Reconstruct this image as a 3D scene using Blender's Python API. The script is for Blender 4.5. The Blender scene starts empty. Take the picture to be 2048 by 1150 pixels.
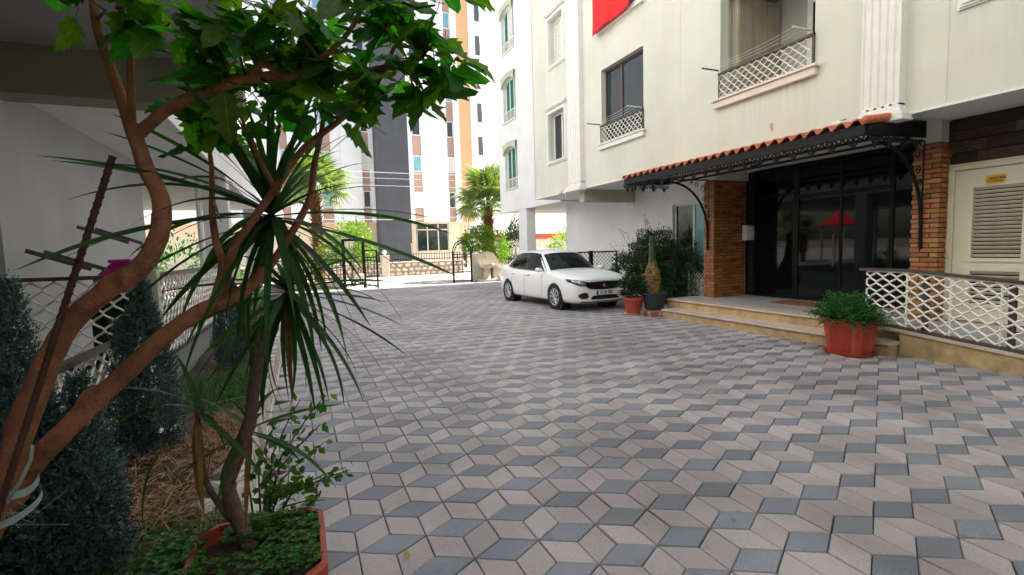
import bpy, bmesh, math, random
import numpy as np
from mathutils import Vector, Matrix
from mathutils.bvhtree import BVHTree
random.seed(7); RNG = np.random.default_rng(7)
R = math.radians; PI = math.pi
scene = bpy.context.scene

# ------------------------------------------------------------------ camera
EYE = 1.516
YAW, PITCH, ROLL = R(23.05), R(-4.66), R(-1.662)
FOC = 987.0 / 2048.0
fw = Vector((math.sin(YAW)*math.cos(PITCH), math.cos(YAW)*math.cos(PITCH), math.sin(PITCH)))
r0 = Vector((math.cos(YAW), -math.sin(YAW), 0)); u0 = r0.cross(fw)
rt = r0*math.cos(ROLL) + u0*math.sin(ROLL); up = u0*math.cos(ROLL) - r0*math.sin(ROLL)
cam_d = bpy.data.cameras.new('camera'); cam = bpy.data.objects.new('camera', cam_d)
scene.collection.objects.link(cam); scene.camera = cam
cam_d.sensor_width = 36; cam_d.lens = 36*FOC; cam_d.clip_start = 0.05; cam_d.clip_end = 3000
mw = Matrix((rt, up, -fw)).transposed().to_4x4(); mw.translation = (0, 0, EYE); cam.matrix_world = mw

# ------------------------------------------------------------------ sky, sun, exposure
SUN_EL, SUN_AZ = R(57), R(91)            # azimuth clockwise from +Y
w = bpy.data.worlds.new('World'); scene.world = w; w.use_nodes = True
nt = w.node_tree; bg = nt.nodes['Background']
sky = nt.nodes.new('ShaderNodeTexSky'); sky.sky_type = 'NISHITA'; sky.sun_disc = False
sky.sun_elevation = SUN_EL; sky.sun_rotation = SUN_AZ; sky.air_density = 1.2; sky.dust_density = 2.5
nt.links.new(sky.outputs[0], bg.inputs[0]); bg.inputs[1].default_value = 0.10
sd = bpy.data.lights.new('sun', 'SUN'); sd.energy = 5.0; sd.angle = R(0.53); sd.color = (1, .95, .87)
so = bpy.data.objects.new('sun', sd); scene.collection.objects.link(so)
sdir = Vector((math.sin(SUN_AZ)*math.cos(SUN_EL), math.cos(SUN_AZ)*math.cos(SUN_EL), math.sin(SUN_EL)))
so.rotation_euler = sdir.to_track_quat('Z', 'Y').to_euler(); so.location = (30, 0, 40)
scene.view_settings.view_transform = 'Standard'; scene.view_settings.look = 'None'
scene.view_settings.exposure = 1.69; scene.view_settings.gamma = 1; scene.view_settings.use_curve_mapping = False
scene.cycles.max_bounces = 8; scene.cycles.diffuse_bounces = 5

# ------------------------------------------------------------------ materials
def M(name, col, rough=.75, var=.1, vs=3.0, bump=0, bs=60, rnd=0, metal=0, trans=0, spec=.5, streak=0, col2=None, speck=0, hue=0, ior=None, world=False, stain=0, rib=None):
    m = bpy.data.materials.new(name); m.use_nodes = True; t = m.node_tree; N = t.nodes; L = t.links
    b = N['Principled BSDF']; b.inputs['Roughness'].default_value = rough; b.inputs['Metallic'].default_value = metal
    b.inputs['Specular IOR Level'].default_value = spec
    if ior: b.inputs['IOR'].default_value = ior
    tc = N.new('ShaderNodeTexCoord'); VEC = N.new('ShaderNodeNewGeometry').outputs['Position'] if world else tc.outputs['Object']
    def noise(scale, det=4, vec=None):
        n = N.new('ShaderNodeTexNoise'); n.inputs['Scale'].default_value = scale; n.inputs['Detail'].default_value = det
        L.new(vec or VEC, n.inputs['Vector']); return n.outputs['Fac']
    def rng(src, a, c, lo=.3, hi=.7):
        r = N.new('ShaderNodeMapRange'); L.new(src, r.inputs[0])
        r.inputs[1].default_value = lo; r.inputs[2].default_value = hi; r.inputs[3].default_value = a; r.inputs[4].default_value = c
        return r.outputs[0]
    def mul(a, c):
        q = N.new('ShaderNodeMath'); q.operation = 'MULTIPLY'; L.new(a, q.inputs[0]); L.new(c, q.inputs[1]); return q.outputs[0]
    rgb = N.new('ShaderNodeRGB'); rgb.outputs[0].default_value = (*col, 1); c = rgb.outputs[0]
    v = rng(noise(vs), 1-var, 1+var)
    if col2:
        mx = N.new('ShaderNodeMix'); mx.data_type = 'RGBA'; L.new(rng(noise(vs*1.7, 6), 0, 1, .42, .62), mx.inputs[0])
        L.new(c, mx.inputs[6]); mx.inputs[7].default_value = (*col2, 1); c = mx.outputs[2]
    if rnd or hue:
        oi = N.new('ShaderNodeObjectInfo'); g = N.new('ShaderNodeNewGeometry')
        ad = N.new('ShaderNodeMath'); ad.operation = 'ADD'; L.new(oi.outputs['Random'], ad.inputs[0]); L.new(g.outputs['Random Per Island'], ad.inputs[1])
        fr = N.new('ShaderNodeMath'); fr.operation = 'FRACT'; L.new(ad.outputs[0], fr.inputs[0])
        if rnd: v = mul(v, rng(fr.outputs[0], 1-rnd, 1+rnd, 0, 1))
        if hue:
            f2 = N.new('ShaderNodeMath'); f2.operation = 'MULTIPLY'; f2.inputs[1].default_value = 7.31; L.new(ad.outputs[0], f2.inputs[0])
            f3 = N.new('ShaderNodeMath'); f3.operation = 'FRACT'; L.new(f2.outputs[0], f3.inputs[0])
            hs = N.new('ShaderNodeHueSaturation'); L.new(rng(f3.outputs[0], .5-hue, .5+hue, 0, 1), hs.inputs['Hue']); L.new(c, hs.inputs['Color']); c = hs.outputs[0]
    if streak:
        mp = N.new('ShaderNodeMapping'); mp.inputs['Scale'].default_value = (6, 6, .35); L.new(tc.outputs['Object'], mp.inputs['Vector'])
        v = mul(v, rng(noise(1.0, 5, mp.outputs[0]), 1-streak, 1+streak*.5))
    if speck:
        v = mul(v, rng(noise(260, 2), 1-speck, 1+speck, .35, .65))
    if stain:
        v = mul(v, rng(noise(.55, 7), 1-stain*.55, 1.06, .38, .56)); v = mul(v, rng(noise(7.5, 3), 1-stain, 1.0, .27, .34))
    if rib:
        at = N.new('ShaderNodeAttribute'); at.attribute_name = 'rib'; mr = N.new('ShaderNodeMix'); mr.data_type = 'RGBA'
        L.new(rng(at.outputs['Fac'], 0, .8, .90, .99), mr.inputs[0]); L.new(c, mr.inputs[6]); mr.inputs[7].default_value = (*rib, 1); c = mr.outputs[2]
    vm = N.new('ShaderNodeVectorMath'); vm.operation = 'SCALE'; L.new(c, vm.inputs[0]); L.new(v, vm.inputs['Scale'])
    L.new(vm.outputs[0], b.inputs['Base Color'])
    if bump:
        bp = N.new('ShaderNodeBump'); bp.inputs['Strength'].default_value = bump; bp.inputs['Distance'].default_value = .01
        L.new(noise(bs, 5), bp.inputs['Height']); L.new(bp.outputs[0], b.inputs['Normal'])
    if trans:
        tr = N.new('ShaderNodeBsdfTranslucent'); sc = N.new('ShaderNodeVectorMath'); sc.operation = 'MULTIPLY'
        L.new(vm.outputs[0], sc.inputs[0]); sc.inputs[1].default_value = (1.5, 1.7, .5); L.new(sc.outputs[0], tr.inputs[0])
        mx = N.new('ShaderNodeMixShader'); mx.inputs[0].default_value = trans
        L.new(b.outputs[0], mx.inputs[1]); L.new(tr.outputs[0], mx.inputs[2]); L.new(mx.outputs[0], N['Material Output'].inputs[0])
    return m
def clear_glass(name, tint, rough=.02):
    m = bpy.data.materials.new(name); m.use_nodes = True; t = m.node_tree; N = t.nodes
    b = N['Principled BSDF']; b.inputs['Roughness'].default_value = rough; b.inputs['Base Color'].default_value = (*tint, 1)
    tr = N.new('ShaderNodeBsdfTransparent'); tr.inputs[0].default_value = (*tint, 1)
    gl = N.new('ShaderNodeBsdfGlossy'); gl.inputs['Roughness'].default_value = rough
    fr = N.new('ShaderNodeFresnel'); fr.inputs[0].default_value = 1.55
    mx = N.new('ShaderNodeMixShader'); t.links.new(fr.outputs[0], mx.inputs[0]); t.links.new(tr.outputs[0], mx.inputs[1]); t.links.new(gl.outputs[0], mx.inputs[2])
    t.links.new(mx.outputs[0], N['Material Output'].inputs[0]); return m

MT = dict(
 green=M('pale_green_render', (.655,.675,.60), .9, .06, .9, .3, 130, streak=.025, col2=(.675,.66,.575)),
 leftwall=M('shaded_white_render', (.50,.51,.53), .9, .06, 1.2, .25, 120, streak=.03), loggia=M('loggia_paint', (.50,.50,.47), .9, .05, 2), leftsoffit=M('shaded_soffit_paint', (.36,.36,.35), .9, .05, 2), leftbeam=M('shaded_olive_paint', (.27,.26,.18), .9, .05, 2), white=M('white_render', (.78,.78,.77), .9, .05, 1.5, .2, 120, streak=.012),  # left wall, soffit and olive beam coloured darker to stand in for shade
 soffit=M('soffit_paint', (.74,.74,.72), .9, .04, 2),
 beam=M('olive_green_paint', (.50,.52,.38), .9, .05, 2),
 stucco=M('white_moulding', (.80,.79,.76), .7, .04, 6),
 creamsill=M('cream_sill', (.74,.66,.58), .6, .05, 6),
 lattice=M('white_lattice_paint', (.84,.81,.75), .5, .1, 9, rnd=.03),
 darkrail=M('dark_brown_rail', (.075,.06,.05), .5, .2, 12),
 black=M('black_iron', (.008,.008,.010), .55, .2, 20, spec=.25),
 blackfr=M('black_aluminium', (.004,.004,.005), .4, .1, 10, spec=.2),
 glassdark=M('tinted_entrance_glass', (.002,.005,.005), .03, 0, spec=.42, ior=1.36),
 glasswin=M('window_glass', (.02,.03,.035), .04, .3, 3, spec=.6, ior=1.6),
 glass_sky=M('window_glass_sky_reflection', (.16,.36,.42), .05, .2, 2, spec=.6, ior=1.55),  # cyan sky reflection put into the pane colour
 curtain=M('white_curtain', (.62,.61,.57), .9, .2, 18, .5, 25),
 teal=M('green_curtain', (.008,.13,.10), .5, .3, 9, spec=.2),
 winbrown=M('brown_window_frame', (.085,.055,.06), .4, .1, 8),
 brick=M('glazed_brick', (.35,.155,.055), .45, .22, 26, .25, 90, rnd=.34, hue=.018, col2=(.27,.095,.03)),
 mortar=M('dark_mortar', (.16,.075,.03), .9, .2, 40),
 plank=M('weathered_plank', (.13,.08,.048), .8, .4, 9, .4, 50, rnd=.5, col2=(.055,.035,.024)), planklight=M('weathered_plank_light', (.30,.21,.13), .8, .35, 9, .4, 50, rnd=.3, col2=(.11,.07,.042)), plankdark=M('weathered_plank_dark', (.045,.031,.022), .8, .4, 9, .4, 50, rnd=.4),
 cream=M('cream_door_paint', (.70,.66,.53), .5, .04, 4, streak=.04),
 dark=M('dark_void', (.012,.011,.010), .9, .1),
 sign=M('sign_yellow', (.72,.36,.03), .5, .06), ink=M('sign_ink', (.03,.02,.01), .6, 0),
 tread=M('pink_marble_tread', (.58,.47,.39), .35, .10, 5, speck=.05), riser=M('yellow_travertine', (.50,.36,.20), .5, .2, 5, .1, 60, col2=(.42,.28,.14)),
 granite=M('grey_granite', (.40,.41,.43), .3, .06, 4, speck=.15),
 tile=M('terracotta_roof_tile', (.46,.13,.055), .6, .25, 12, .2, 60, rnd=.2),
 redpot=M('terracotta_red_plastic', (.44,.065,.033), .45, .14, 5, streak=.12), greypot=M('dark_grey_plastic', (.030,.034,.042), .45, .1, 6),
 soil=M('dark_soil', (.045,.03,.02), .95, .4, 9, .9, 40, col2=(.07,.045,.028)),
 paver_grey=M('grey_concrete_paver', (.200,.209,.238), .58, .14, 1.1, .35, 240, rnd=.15, speck=.30, world=True, stain=.30),
 paver_beige=M('beige_concrete_paver', (.375,.332,.325), .60, .13, 1.1, .35, 240, rnd=.15, speck=.24, hue=.014, world=True, stain=.30),
 sand=M('joint_sand', (.034,.028,.023), .95, .3, 8),
 street=M('pale_street', (.46,.42,.38), .9, .08, .6, .2, 40), earth=M('earth_ground', (.26,.22,.17), .95, .2, .5),
 kerb=M('white_kerb_stone', (.62,.58,.51), .8, .12, 6, .5, 50, rnd=.1),
 bark=M('orange_brown_bark', (.42,.175,.08), .85, .28, 8, .6, 90, col2=(.27,.115,.058)), barkgrey=M('grey_brown_bark', (.17,.115,.085), .85, .25, 30, .6, 90),
 twig=M('green_twig', (.07,.10,.03), .7, .2, 20),
 leaf=M('lobed_leaf', (.062,.20,.016), .5, .22, 9, rnd=.55, hue=.045, trans=.55, spec=.3, rib=(.16,.26,.07)), leafyellow=M('yellow_leaf', (.45,.34,.03), .55, .35, 9, trans=.4, spec=.4, rib=(.5,.42,.15)),
 leafolive=M('olive_leaf', (.10,.145,.02), .55, .3, 9, trans=.45, spec=.3, rib=(.25,.28,.10)), putty=M('patch_putty', (.52,.40,.22), .9, .2, 30), hair=M('hairline_crack', (.54,.55,.48), .9, .1, 9), strap=M('strap_leaf', (.034,.105,.024), .52, .2, 9, rnd=.35, hue=.02, trans=.22, spec=.22), strapdry=M('dry_strap_leaf', (.20,.09,.02), .6, .3, 9, trans=.15),
 lime=M('lime_leaf', (.06,.19,.018), .45, .2, 9, rnd=.35, hue=.03, trans=.35), cypress=M('blue_green_scale_leaf', (.085,.145,.155), .7, .2, 5, rnd=.5, hue=.02, trans=.1),
 bushdark=M('dark_shrub_leaf', (.022,.06,.022), .45, .2, 5, rnd=.5, hue=.02, trans=.2), bushlit=M('bright_shrub_leaf', (.17,.29,.035), .5, .2, 5, rnd=.35, hue=.025, trans=.35),
 fern=M('fern_leaf', (.035,.135,.022), .55, .2, 5, rnd=.4, hue=.02, trans=.35), grass=M('grass_blade', (.04,.13,.014), .6, .2, 5, rnd=.4, hue=.03, trans=.3),
 straw=M('dry_straw', (.30,.18,.085), .85, .2, 5, rnd=.5, hue=.015), palm=M('palm_leaf', (.19,.25,.085), .5, .2, 5, rnd=.3, trans=.3), palmtrunk=M('palm_fibre', (.19,.085,.04), .95, .4, 18, 1, 60, rnd=.3),
 cactus=M('corky_cactus', (.24,.135,.045), .9, .35, 26, 1, 70, col2=(.13,.10,.035)), cactusgreen=M('green_cactus', (.05,.075,.03), .8, .25, 20, .5, 60),
 carwhite=M('white_car_paint', (.88,.89,.90), .10, .0, spec=.65, ior=1.6), carblack=M('car_black_plastic', (.012,.012,.013), .4, .1), cartrim=M('car_gloss_black', (.006,.006,.007), .12, 0), tyre=M('tyre_rubber', (.018,.018,.019), .8, .2, 20),
 chrome=M('chrome', (.75,.76,.78), .15, 0, metal=1), hubcap=M('silver_hubcap', (.55,.56,.58), .32, .05, metal=.7), lamp=M('headlight_glass', (.28,.30,.33), .06, .5, 25, metal=.6), taillight=M('tail_light_red', (.45,.01,.01), .15, .1),
 plate=M('plate_white', (.78,.78,.76), .5, 0), plateblue=M('plate_blue', (.01,.05,.36), .5, 0), badge=M('badge_red', (.16,.02,.03), .25, 0), carglass=M('car_glass', (.006,.011,.010), .03, .4, 3, spec=.3, ior=1.35),
 red=M('red_flag_cloth', (.72,.012,.018), .8, .06, 5, .3, 8), pink=M('magenta_plastic', (.50,.012,.22), .5, .1, 5), alu=M('aluminium_bar', (.55,.55,.54), .4, .08, 9, metal=.5), steel=M('dark_steel_bar', (.10,.10,.105), .5, .1, 9), cord=M('white_cord', (.7,.7,.68), .8, 0),
 rust=M('rusty_rebar', (.085,.032,.024), .85, .3, 30, .5, 90), ribbon=M('pale_green_ribbon', (.36,.46,.42), .8, .12, 30), stone=M('cream_stone', (.58,.50,.40), .8, .16, 5, .5, 22, rnd=.16), stonewall=M('stone_mortar', (.33,.26,.21), .9, .15, 9),
 wallcream=M('cream_house_paint', (.74,.64,.49), .9, .04, 1), brown=M('brown_house_paint', (.40,.27,.21), .9, .05, 2), greytower=M('charcoal_house_paint', (.085,.088,.098), .9, .06, 1.5, streak=.08), orange=M('orange_house_paint', (.72,.43,.22), .9, .04, 1),
 plaster=M('old_cream_plaster', (.60,.54,.44), .9, .1, 3, .3, 50, streak=.1), farwhite=M('far_white_paint', (.78,.78,.77), .9, .03, 1), farblue=M('far_blue_grey_paint', (.22,.25,.32), .9, .06, 1), redwall=M('far_red_paint', (.55,.07,.04), .8, .08, 1),
 mat=M('coir_mat', (.22,.085,.035), .95, .2, 40, .6, 200), mailbox=M('white_enamel', (.74,.73,.70), .4, .05, 4), globe=M('white_globe', (.85,.85,.83), .3, 0), woodcab=M('grey_beige_laminate', (.40,.36,.28), .6, .14, 4, streak=.15), bushcloth=M('dark_green_cloth', (.010,.022,.010), .9, .3, 20), rock=M('white_rock', (.62,.60,.54), .85, .15, 14, .8, 30), rubble=M('brick_rubble', (.36,.19,.12), .9, .25, 22, .7, 50, rnd=.2),
)

def stain_mat(name, col, amt):
    m = bpy.data.materials.new(name); m.use_nodes = True; t = m.node_tree; N = t.nodes; L = t.links; b = N['Principled BSDF']; b.inputs['Base Color'].default_value = (*col, 1); b.inputs['Roughness'].default_value = .95
    tc = N.new('ShaderNodeTexCoord'); mp = N.new('ShaderNodeMapping'); mp.inputs['Scale'].default_value = (9, 9, .5); L.new(tc.outputs['Object'], mp.inputs[0])
    n = N.new('ShaderNodeTexNoise'); n.inputs['Scale'].default_value = 1.6; n.inputs['Detail'].default_value = 5; L.new(mp.outputs[0], n.inputs[0])
    r = N.new('ShaderNodeMapRange'); r.inputs[1].default_value = .45; r.inputs[2].default_value = .75; r.inputs[4].default_value = amt; L.new(n.outputs[0], r.inputs[0])
    sp = N.new('ShaderNodeSeparateXYZ'); L.new(tc.outputs['Generated'], sp.inputs[0]); p = N.new('ShaderNodeMath'); p.operation = 'POWER'; p.inputs[1].default_value = 1.6; L.new(sp.outputs[2], p.inputs[0])
    q = N.new('ShaderNodeMath'); q.operation = 'MULTIPLY'; L.new(r.outputs[0], q.inputs[0]); L.new(p.outputs[0], q.inputs[1])
    tr = N.new('ShaderNodeBsdfTransparent'); mx = N.new('ShaderNodeMixShader'); L.new(q.outputs[0], mx.inputs[0]); L.new(tr.outputs[0], mx.inputs[1]); L.new(b.outputs[0], mx.inputs[2]); L.new(mx.outputs[0], N['Material Output'].inputs[0]); return m
MT['rainstain'] = stain_mat('rain_stain', (.20,.18,.14), .13)
# ------------------------------------------------------------------ mesh helpers
COL = scene.collection; ORG = {}
class MB:
    def __init__(s): s.v = []; s.f = []; s.m = []
    def add(s, v, f, mi=0):
        o = len(s.v); s.v += [tuple(p) for p in v]; s.f += [tuple(i+o for i in q) for q in f]; s.m += [mi]*len(f); return s
    def box(s, x0, x1, y0, y1, z0, z1, mi=0):
        v = [(x0,y0,z0),(x1,y0,z0),(x1,y1,z0),(x0,y1,z0),(x0,y0,z1),(x1,y0,z1),(x1,y1,z1),(x0,y1,z1)]
        return s.add(v, [(0,3,2,1),(4,5,6,7),(0,1,5,4),(1,2,6,5),(2,3,7,6),(3,0,4,7)], mi)
    def cbox(s, x0, x1, y0, y1, z0, z1, b=.008, mi=0):       # chamfered box
        v = []; idx = {}
        X = (x0,x1); Y = (y0,y1); Z = (z0,z1); sg = (1,-1)
        for i in (0,1):
            for j in (0,1):
                for k in (0,1):
                    for a in range(3):
                        p = [X[i]+sg[i]*b, Y[j]+sg[j]*b, Z[k]+sg[k]*b]; p[a] = (X[i],Y[j],Z[k])[a]
                        idx[i,j,k,a] = len(v); v.append(tuple(p))
        f = []
        q = lambda i,j,k,a: idx[i,j,k,a]
        for i in (0,1):
            l = [q(i,0,0,0),q(i,1,0,0),q(i,1,1,0),q(i,0,1,0)]; f.append(l if i else l[::-1])
            l = [q(0,i,0,1),q(0,i,1,1),q(1,i,1,1),q(1,i,0,1)]; f.append(l if i else l[::-1])
            l = [q(0,0,i,2),q(1,0,i,2),q(1,1,i,2),q(0,1,i,2)]; f.append(l if i else l[::-1])
        for j in (0,1):
            for k in (0,1):
                l = [q(0,j,k,1),q(1,j,k,1),q(1,j,k,2),q(0,j,k,2)]; f.append(l if (j ^ k) == 0 else l[::-1])
                l = [q(j,0,k,2),q(j,1,k,2),q(j,1,k,0),q(j,0,k,0)]; f.append(l if (j ^ k) == 0 else l[::-1])
                l = [q(j,k,0,0),q(j,k,1,0),q(j,k,1,1),q(j,k,0,1)]; f.append(l if (j ^ k) == 0 else l[::-1])
                for i in (0,1):
                    l = [q(i,j,k,0),q(i,j,k,1),q(i,j,k,2)]; f.append(l if (i ^ j ^ k) else l[::-1])
        return s.add(v, f, mi)
    def tube(s, pts, rad, n=8, cap=True, mi=0):
        P = [Vector(p) for p in pts]; m = len(P)
        rad = [rad]*m if isinstance(rad, (int, float)) else list(rad)
        v = []; t0 = (P[1]-P[0]).normalized(); a = Vector((0,0,1)) if abs(t0.z) < .9 else Vector((1,0,0))
        nrm = (a - t0*a.dot(t0)).normalized()
        for i in range(m):
            t = (P[min(i+1,m-1)] - P[max(i-1,0)]).normalized()
            nrm = (nrm - t*nrm.dot(t)); nrm = nrm.normalized() if nrm.length > 1e-6 else t.orthogonal().normalized()
            b = t.cross(nrm)
            v += [P[i] + (nrm*math.cos(2*PI*k/n) + b*math.sin(2*PI*k/n))*rad[i] for k in range(n)]
        f = [(i*n+k, i*n+(k+1)%n, (i+1)*n+(k+1)%n, (i+1)*n+k) for i in range(m-1) for k in range(n)]
        if cap: f += [tuple(range(n))[::-1], tuple((m-1)*n+k for k in range(n))]
        return s.add(v, f, mi)
    def lathe(s, prof, c=(0,0,0), n=24, mi=0, axis='z', cap=True):
        v = []
        for r, h in prof:
            for k in range(n):
                a = 2*PI*k/n; x, y = r*math.cos(a), r*math.sin(a)
                v.append((c[0]+x, c[1]+y, c[2]+h) if axis == 'z' else (c[0]+x, c[1]+h, c[2]+y) if axis == 'y' else (c[0]+h, c[1]+x, c[2]+y))
        m = len(prof); f = [(i*n+k, i*n+(k+1)%n, (i+1)*n+(k+1)%n, (i+1)*n+k) for i in range(m-1) for k in range(n)]
        if cap: f += [tuple(range(n))[::-1], tuple((m-1)*n+k for k in range(n))]
        return s.add(v, f, mi)
    def prism(s, poly, h0, h1, plane='xy', mi=0):           # closed polygon extruded
        n = len(poly)
        mk = {'xy': lambda a,b,h: (a,b,h), 'xz': lambda a,b,h: (a,h,b), 'yz': lambda a,b,h: (h,a,b)}[plane]
        v = [mk(a,b,h0) for a,b in poly] + [mk(a,b,h1) for a,b in poly]
        f = [(i,(i+1)%n,(i+1)%n+n,i+n) for i in range(n)] + [tuple(range(n))[::-1], tuple(range(n,2*n))]
        return s.add(v, f, mi)
    def grid(s, P, mi=0, flip=False):                       # P[i][j] points
        n, m = len(P), len(P[0]); v = [p for r in P for p in r]
        f = [(i*m+j, (i+1)*m+j, (i+1)*m+j+1, i*m+j+1) for i in range(n-1) for j in range(m-1)]
        return s.add(v, [q[::-1] for q in f] if flip else f, mi)
    def mesh(s, name, mats, org=(0,0,0), smooth=False, fix=False):
        me = bpy.data.meshes.new(name)
        me.from_pydata([(a-org[0], b-org[1], c-org[2]) for a,b,c in s.v], [], s.f)
        for mm in (mats if isinstance(mats, (list, tuple)) else [mats]): me.materials.append(MT[mm] if isinstance(mm, str) else mm)
        if any(s.m): me.polygons.foreach_set('material_index', s.m)
        if smooth: me.shade_smooth()
        if fix:
            bm = bmesh.new(); bm.from_mesh(me); bmesh.ops.recalc_face_normals(bm, faces=bm.faces); bm.to_mesh(me); bm.free()
        return me
    def build(s, name, mats, parent=None, smooth=False, fix=True, auto=None):
        org = ORG.get(parent.name, (0,0,0)) if parent else (0,0,0)
        if parent is None and s.v:
            a = np.array(s.v); org = ((a[:,0].min()+a[:,0].max())/2, (a[:,1].min()+a[:,1].max())/2, a[:,2].min()); org = tuple(float(q) for q in org)
        me = s.mesh(name, mats, org, smooth or auto is not None, fix)
        if auto is not None: me.set_sharp_from_angle(angle=R(auto))
        o = bpy.data.objects.new(name, me); COL.objects.link(o)
        if parent: o.parent = parent
        else: o.location = org
        ORG[o.name] = org
        return o
def place(name, me, loc, rot=(0,0,0), sc=(1,1,1), parent=None):
    o = bpy.data.objects.new(name, me); COL.objects.link(o)
    og = ORG.get(parent.name, (0,0,0)) if parent else (0,0,0)
    o.location = (loc[0]-og[0], loc[1]-og[1], loc[2]-og[2]); o.rotation_euler = rot; o.scale = sc if hasattr(sc, '__len__') else (sc,)*3
    if parent: o.parent = parent
    return o
def tag(o, label, cat, group=None, kind=None):
    if label: o['label'] = label
    if cat: o['category'] = cat
    if group: o['group'] = group
    if kind: o['kind'] = kind
    return o
def thing(name, loc, label, cat, group=None, rotz=0):
    o = bpy.data.objects.new(name, None); COL.objects.link(o); o.location = loc; o.rotation_euler = (0,0,rotz); o.empty_display_size = .2
    ORG[o.name] = tuple(loc) if rotz == 0 else (0,0,0)
    return tag(o, label, cat, group)
def struct(o): o['kind'] = 'structure'; return o
def stuff(o): o['kind'] = 'stuff'; return o
def lat_strips(mb, P, W, Hh, px=.166, pz=.15, r=.0085, ns=8, shape=1.0, clip=None):
    """ogee lattice: wavy upright strips mirrored in turn; P(u, v) maps panel coordinates to space"""
    n = int(round(W/px))*2; ph = W/n
    for i in range(n+1):
        x0 = i*ph; sg = 1 if i % 2 else -1; pts = []
        K = int(round(Hh/pz)); T = K*ns
        for k in range(T+1):
            t = k/ns; c = math.cos(2*PI*t) ; c = max(-1.0, min(1.0, c))
            u = x0 + sg*c*ph*.5; u = min(max(u, 0), W); pts.append(P(u, k/T*Hh))
        mb.tube(pts, r, 4, cap=False)
    return mb
def wall_x(mb, X, y0, y1, z0, z1, holes, depth, mi=0, face=-1):
    """upright wall on plane x=X with rectangular openings and their reveals"""
    ys = sorted({y0, y1, *[h[0] for h in holes], *[h[1] for h in holes]}); zs = sorted({z0, z1, *[h[2] for h in holes], *[h[3] for h in holes]})
    for a, b in zip(ys, ys[1:]):
        for c, d in zip(zs, zs[1:]):
            if any(h[0] <= a and b <= h[1] and h[2] <= c and d <= h[3] for h in holes): continue
            q = [(X,a,c),(X,b,c),(X,b,d),(X,a,d)]
            mb.add(q, [(3,2,1,0) if face < 0 else (0,1,2,3)], mi)
    D = X - face*depth
    for a, b, c, d in holes:
        for p, q in (((a,c),(b,c)), ((b,c),(b,d)), ((b,d),(a,d)), ((a,d),(a,c))):
            mb.add([(X,p[0],p[1]),(X,q[0],q[1]),(D,q[0],q[1]),(D,p[0],p[1])], [(0,1,2,3)], mi)
    return mb
# ================================================================== SETTING
g = MB().add([(-400,-200,-.06),(500,-200,-.06),(500,900,-.06),(-400,900,-.06)], [(0,1,2,3)]).build('ground', 'earth'); struct(g)
st = MB().add([(-60,21.35,-.02),(60,21.35,-.02),(60,29.75,-.02),(-60,29.75,-.02)], [(0,1,2,3)]).build('street', 'street'); struct(st)
yd = MB().add([(-60,29.75,-.03),(60,29.75,-.03),(60,60,-.03),(-60,60,-.03)], [(0,1,2,3)]).build('front_yard_ground', 'street'); struct(yd)

# courtyard paving: rhombic pavers in a tumbling-block pattern
S6 = .3464; LX, LY = 1.2206, 1.908
def pav_mesh(mat_):
    hl, hs = S6/2, S6/math.sqrt(3)/2
    base = [(-hl,0),(0,-hs),(hl,0),(0,hs)]
    def ins(k): # inset by k
        ax = hl - 2*k; sy = hs - k*2/math.sqrt(3); return [(-ax,0),(0,-sy),(ax,0),(0,sy)]
    a, b = ins(.0024), ins(.0066)
    v = [(x,y,-.028) for x,y in a] + [(x,y,-.0045) for x,y in a] + [(x,y,0) for x,y in b]
    f = [(i,(i+1)%4,(i+1)%4+4,i+4) for i in range(4)] + [(i+4,(i+1)%4+4,(i+1)%4+8,i+8) for i in range(4)] + [(8,9,10,11)]
    return v, f
PV, PF = pav_mesh(None)
def region_ok(x, y):
    if y < -2.5 or y > 21.3: return False
    xl = -.27 if y > 2.4 else -1.2
    xr = 7.04 if y < 3.75 else (6.93 if y < 8.05 else 9.0)
    return xl < x < xr
pav = []
for k in range(-40, 80):
    for i in range(-80, 60):
        lx, ly = LX + S6*(i + k*.5), LY + S6*k*math.sqrt(3)/2
        if not (-3 < lx < 10 and -3.5 < ly < 22.5): continue
        for ang, gi in ((0,0), (PI/3,1), (2*PI/3,1)):
            cx, cy = lx + math.cos(ang)*S6/2, ly + math.sin(ang)*S6/2
            if region_ok(cx, cy): pav.append((cx, cy, ang, gi))
def shown(cx, cy):
    d = Vector((cx, cy, -EYE)); z = d.dot(fw)
    if z < .3: return None
    px_, py_ = .5 + FOC*d.dot(rt)/z, .5*575/1024 - FOC*d.dot(up)/z
    return d.length if (-.01 < px_ < 1.01 and py_ < .575 and not (px_ < .31 and py_ > .3)) else None
vis = sorted((shown(p[0], p[1]), n) for n, p in enumerate(pav) if shown(p[0], p[1]))
near = {n for _, n in vis[:300]}
paving = struct(MB().add([(-1.3,-3,-.02),(9.05,-3,-.02),(9.05,21.35,-.02),(-1.3,21.35,-.02)], [(0,1,2,3)]).build('courtyard_paving', 'sand'))
mb0 = MB(); mb0.add(PV, PF); pm_ = [mb0.mesh('paver', 'paver_grey'), mb0.mesh('paver', 'paver_beige')]
rest = MB()
for n, (cx, cy, ang, gi) in enumerate(pav):
    dz = random.gauss(0, .0011); tx, ty = random.gauss(0, .004), random.gauss(0, .004); ja = random.gauss(0, .004)
    cx += random.gauss(0, .0008); cy += random.gauss(0, .0008)
    if n in near:
        place('paver', pm_[gi], (cx, cy, dz), (tx, ty, ang+ja), 1, paving)
    else:
        c, s_ = math.cos(ang+ja), math.sin(ang+ja)
        rest.add([(cx+x*c-y*s_, cy+x*s_+y*c, z+dz+tx*y-ty*x) for x,y,z in PV], PF, gi)
stuff(rest.build('far_pavers', ['paver_grey','paver_beige'], paving, fix=False))

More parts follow.
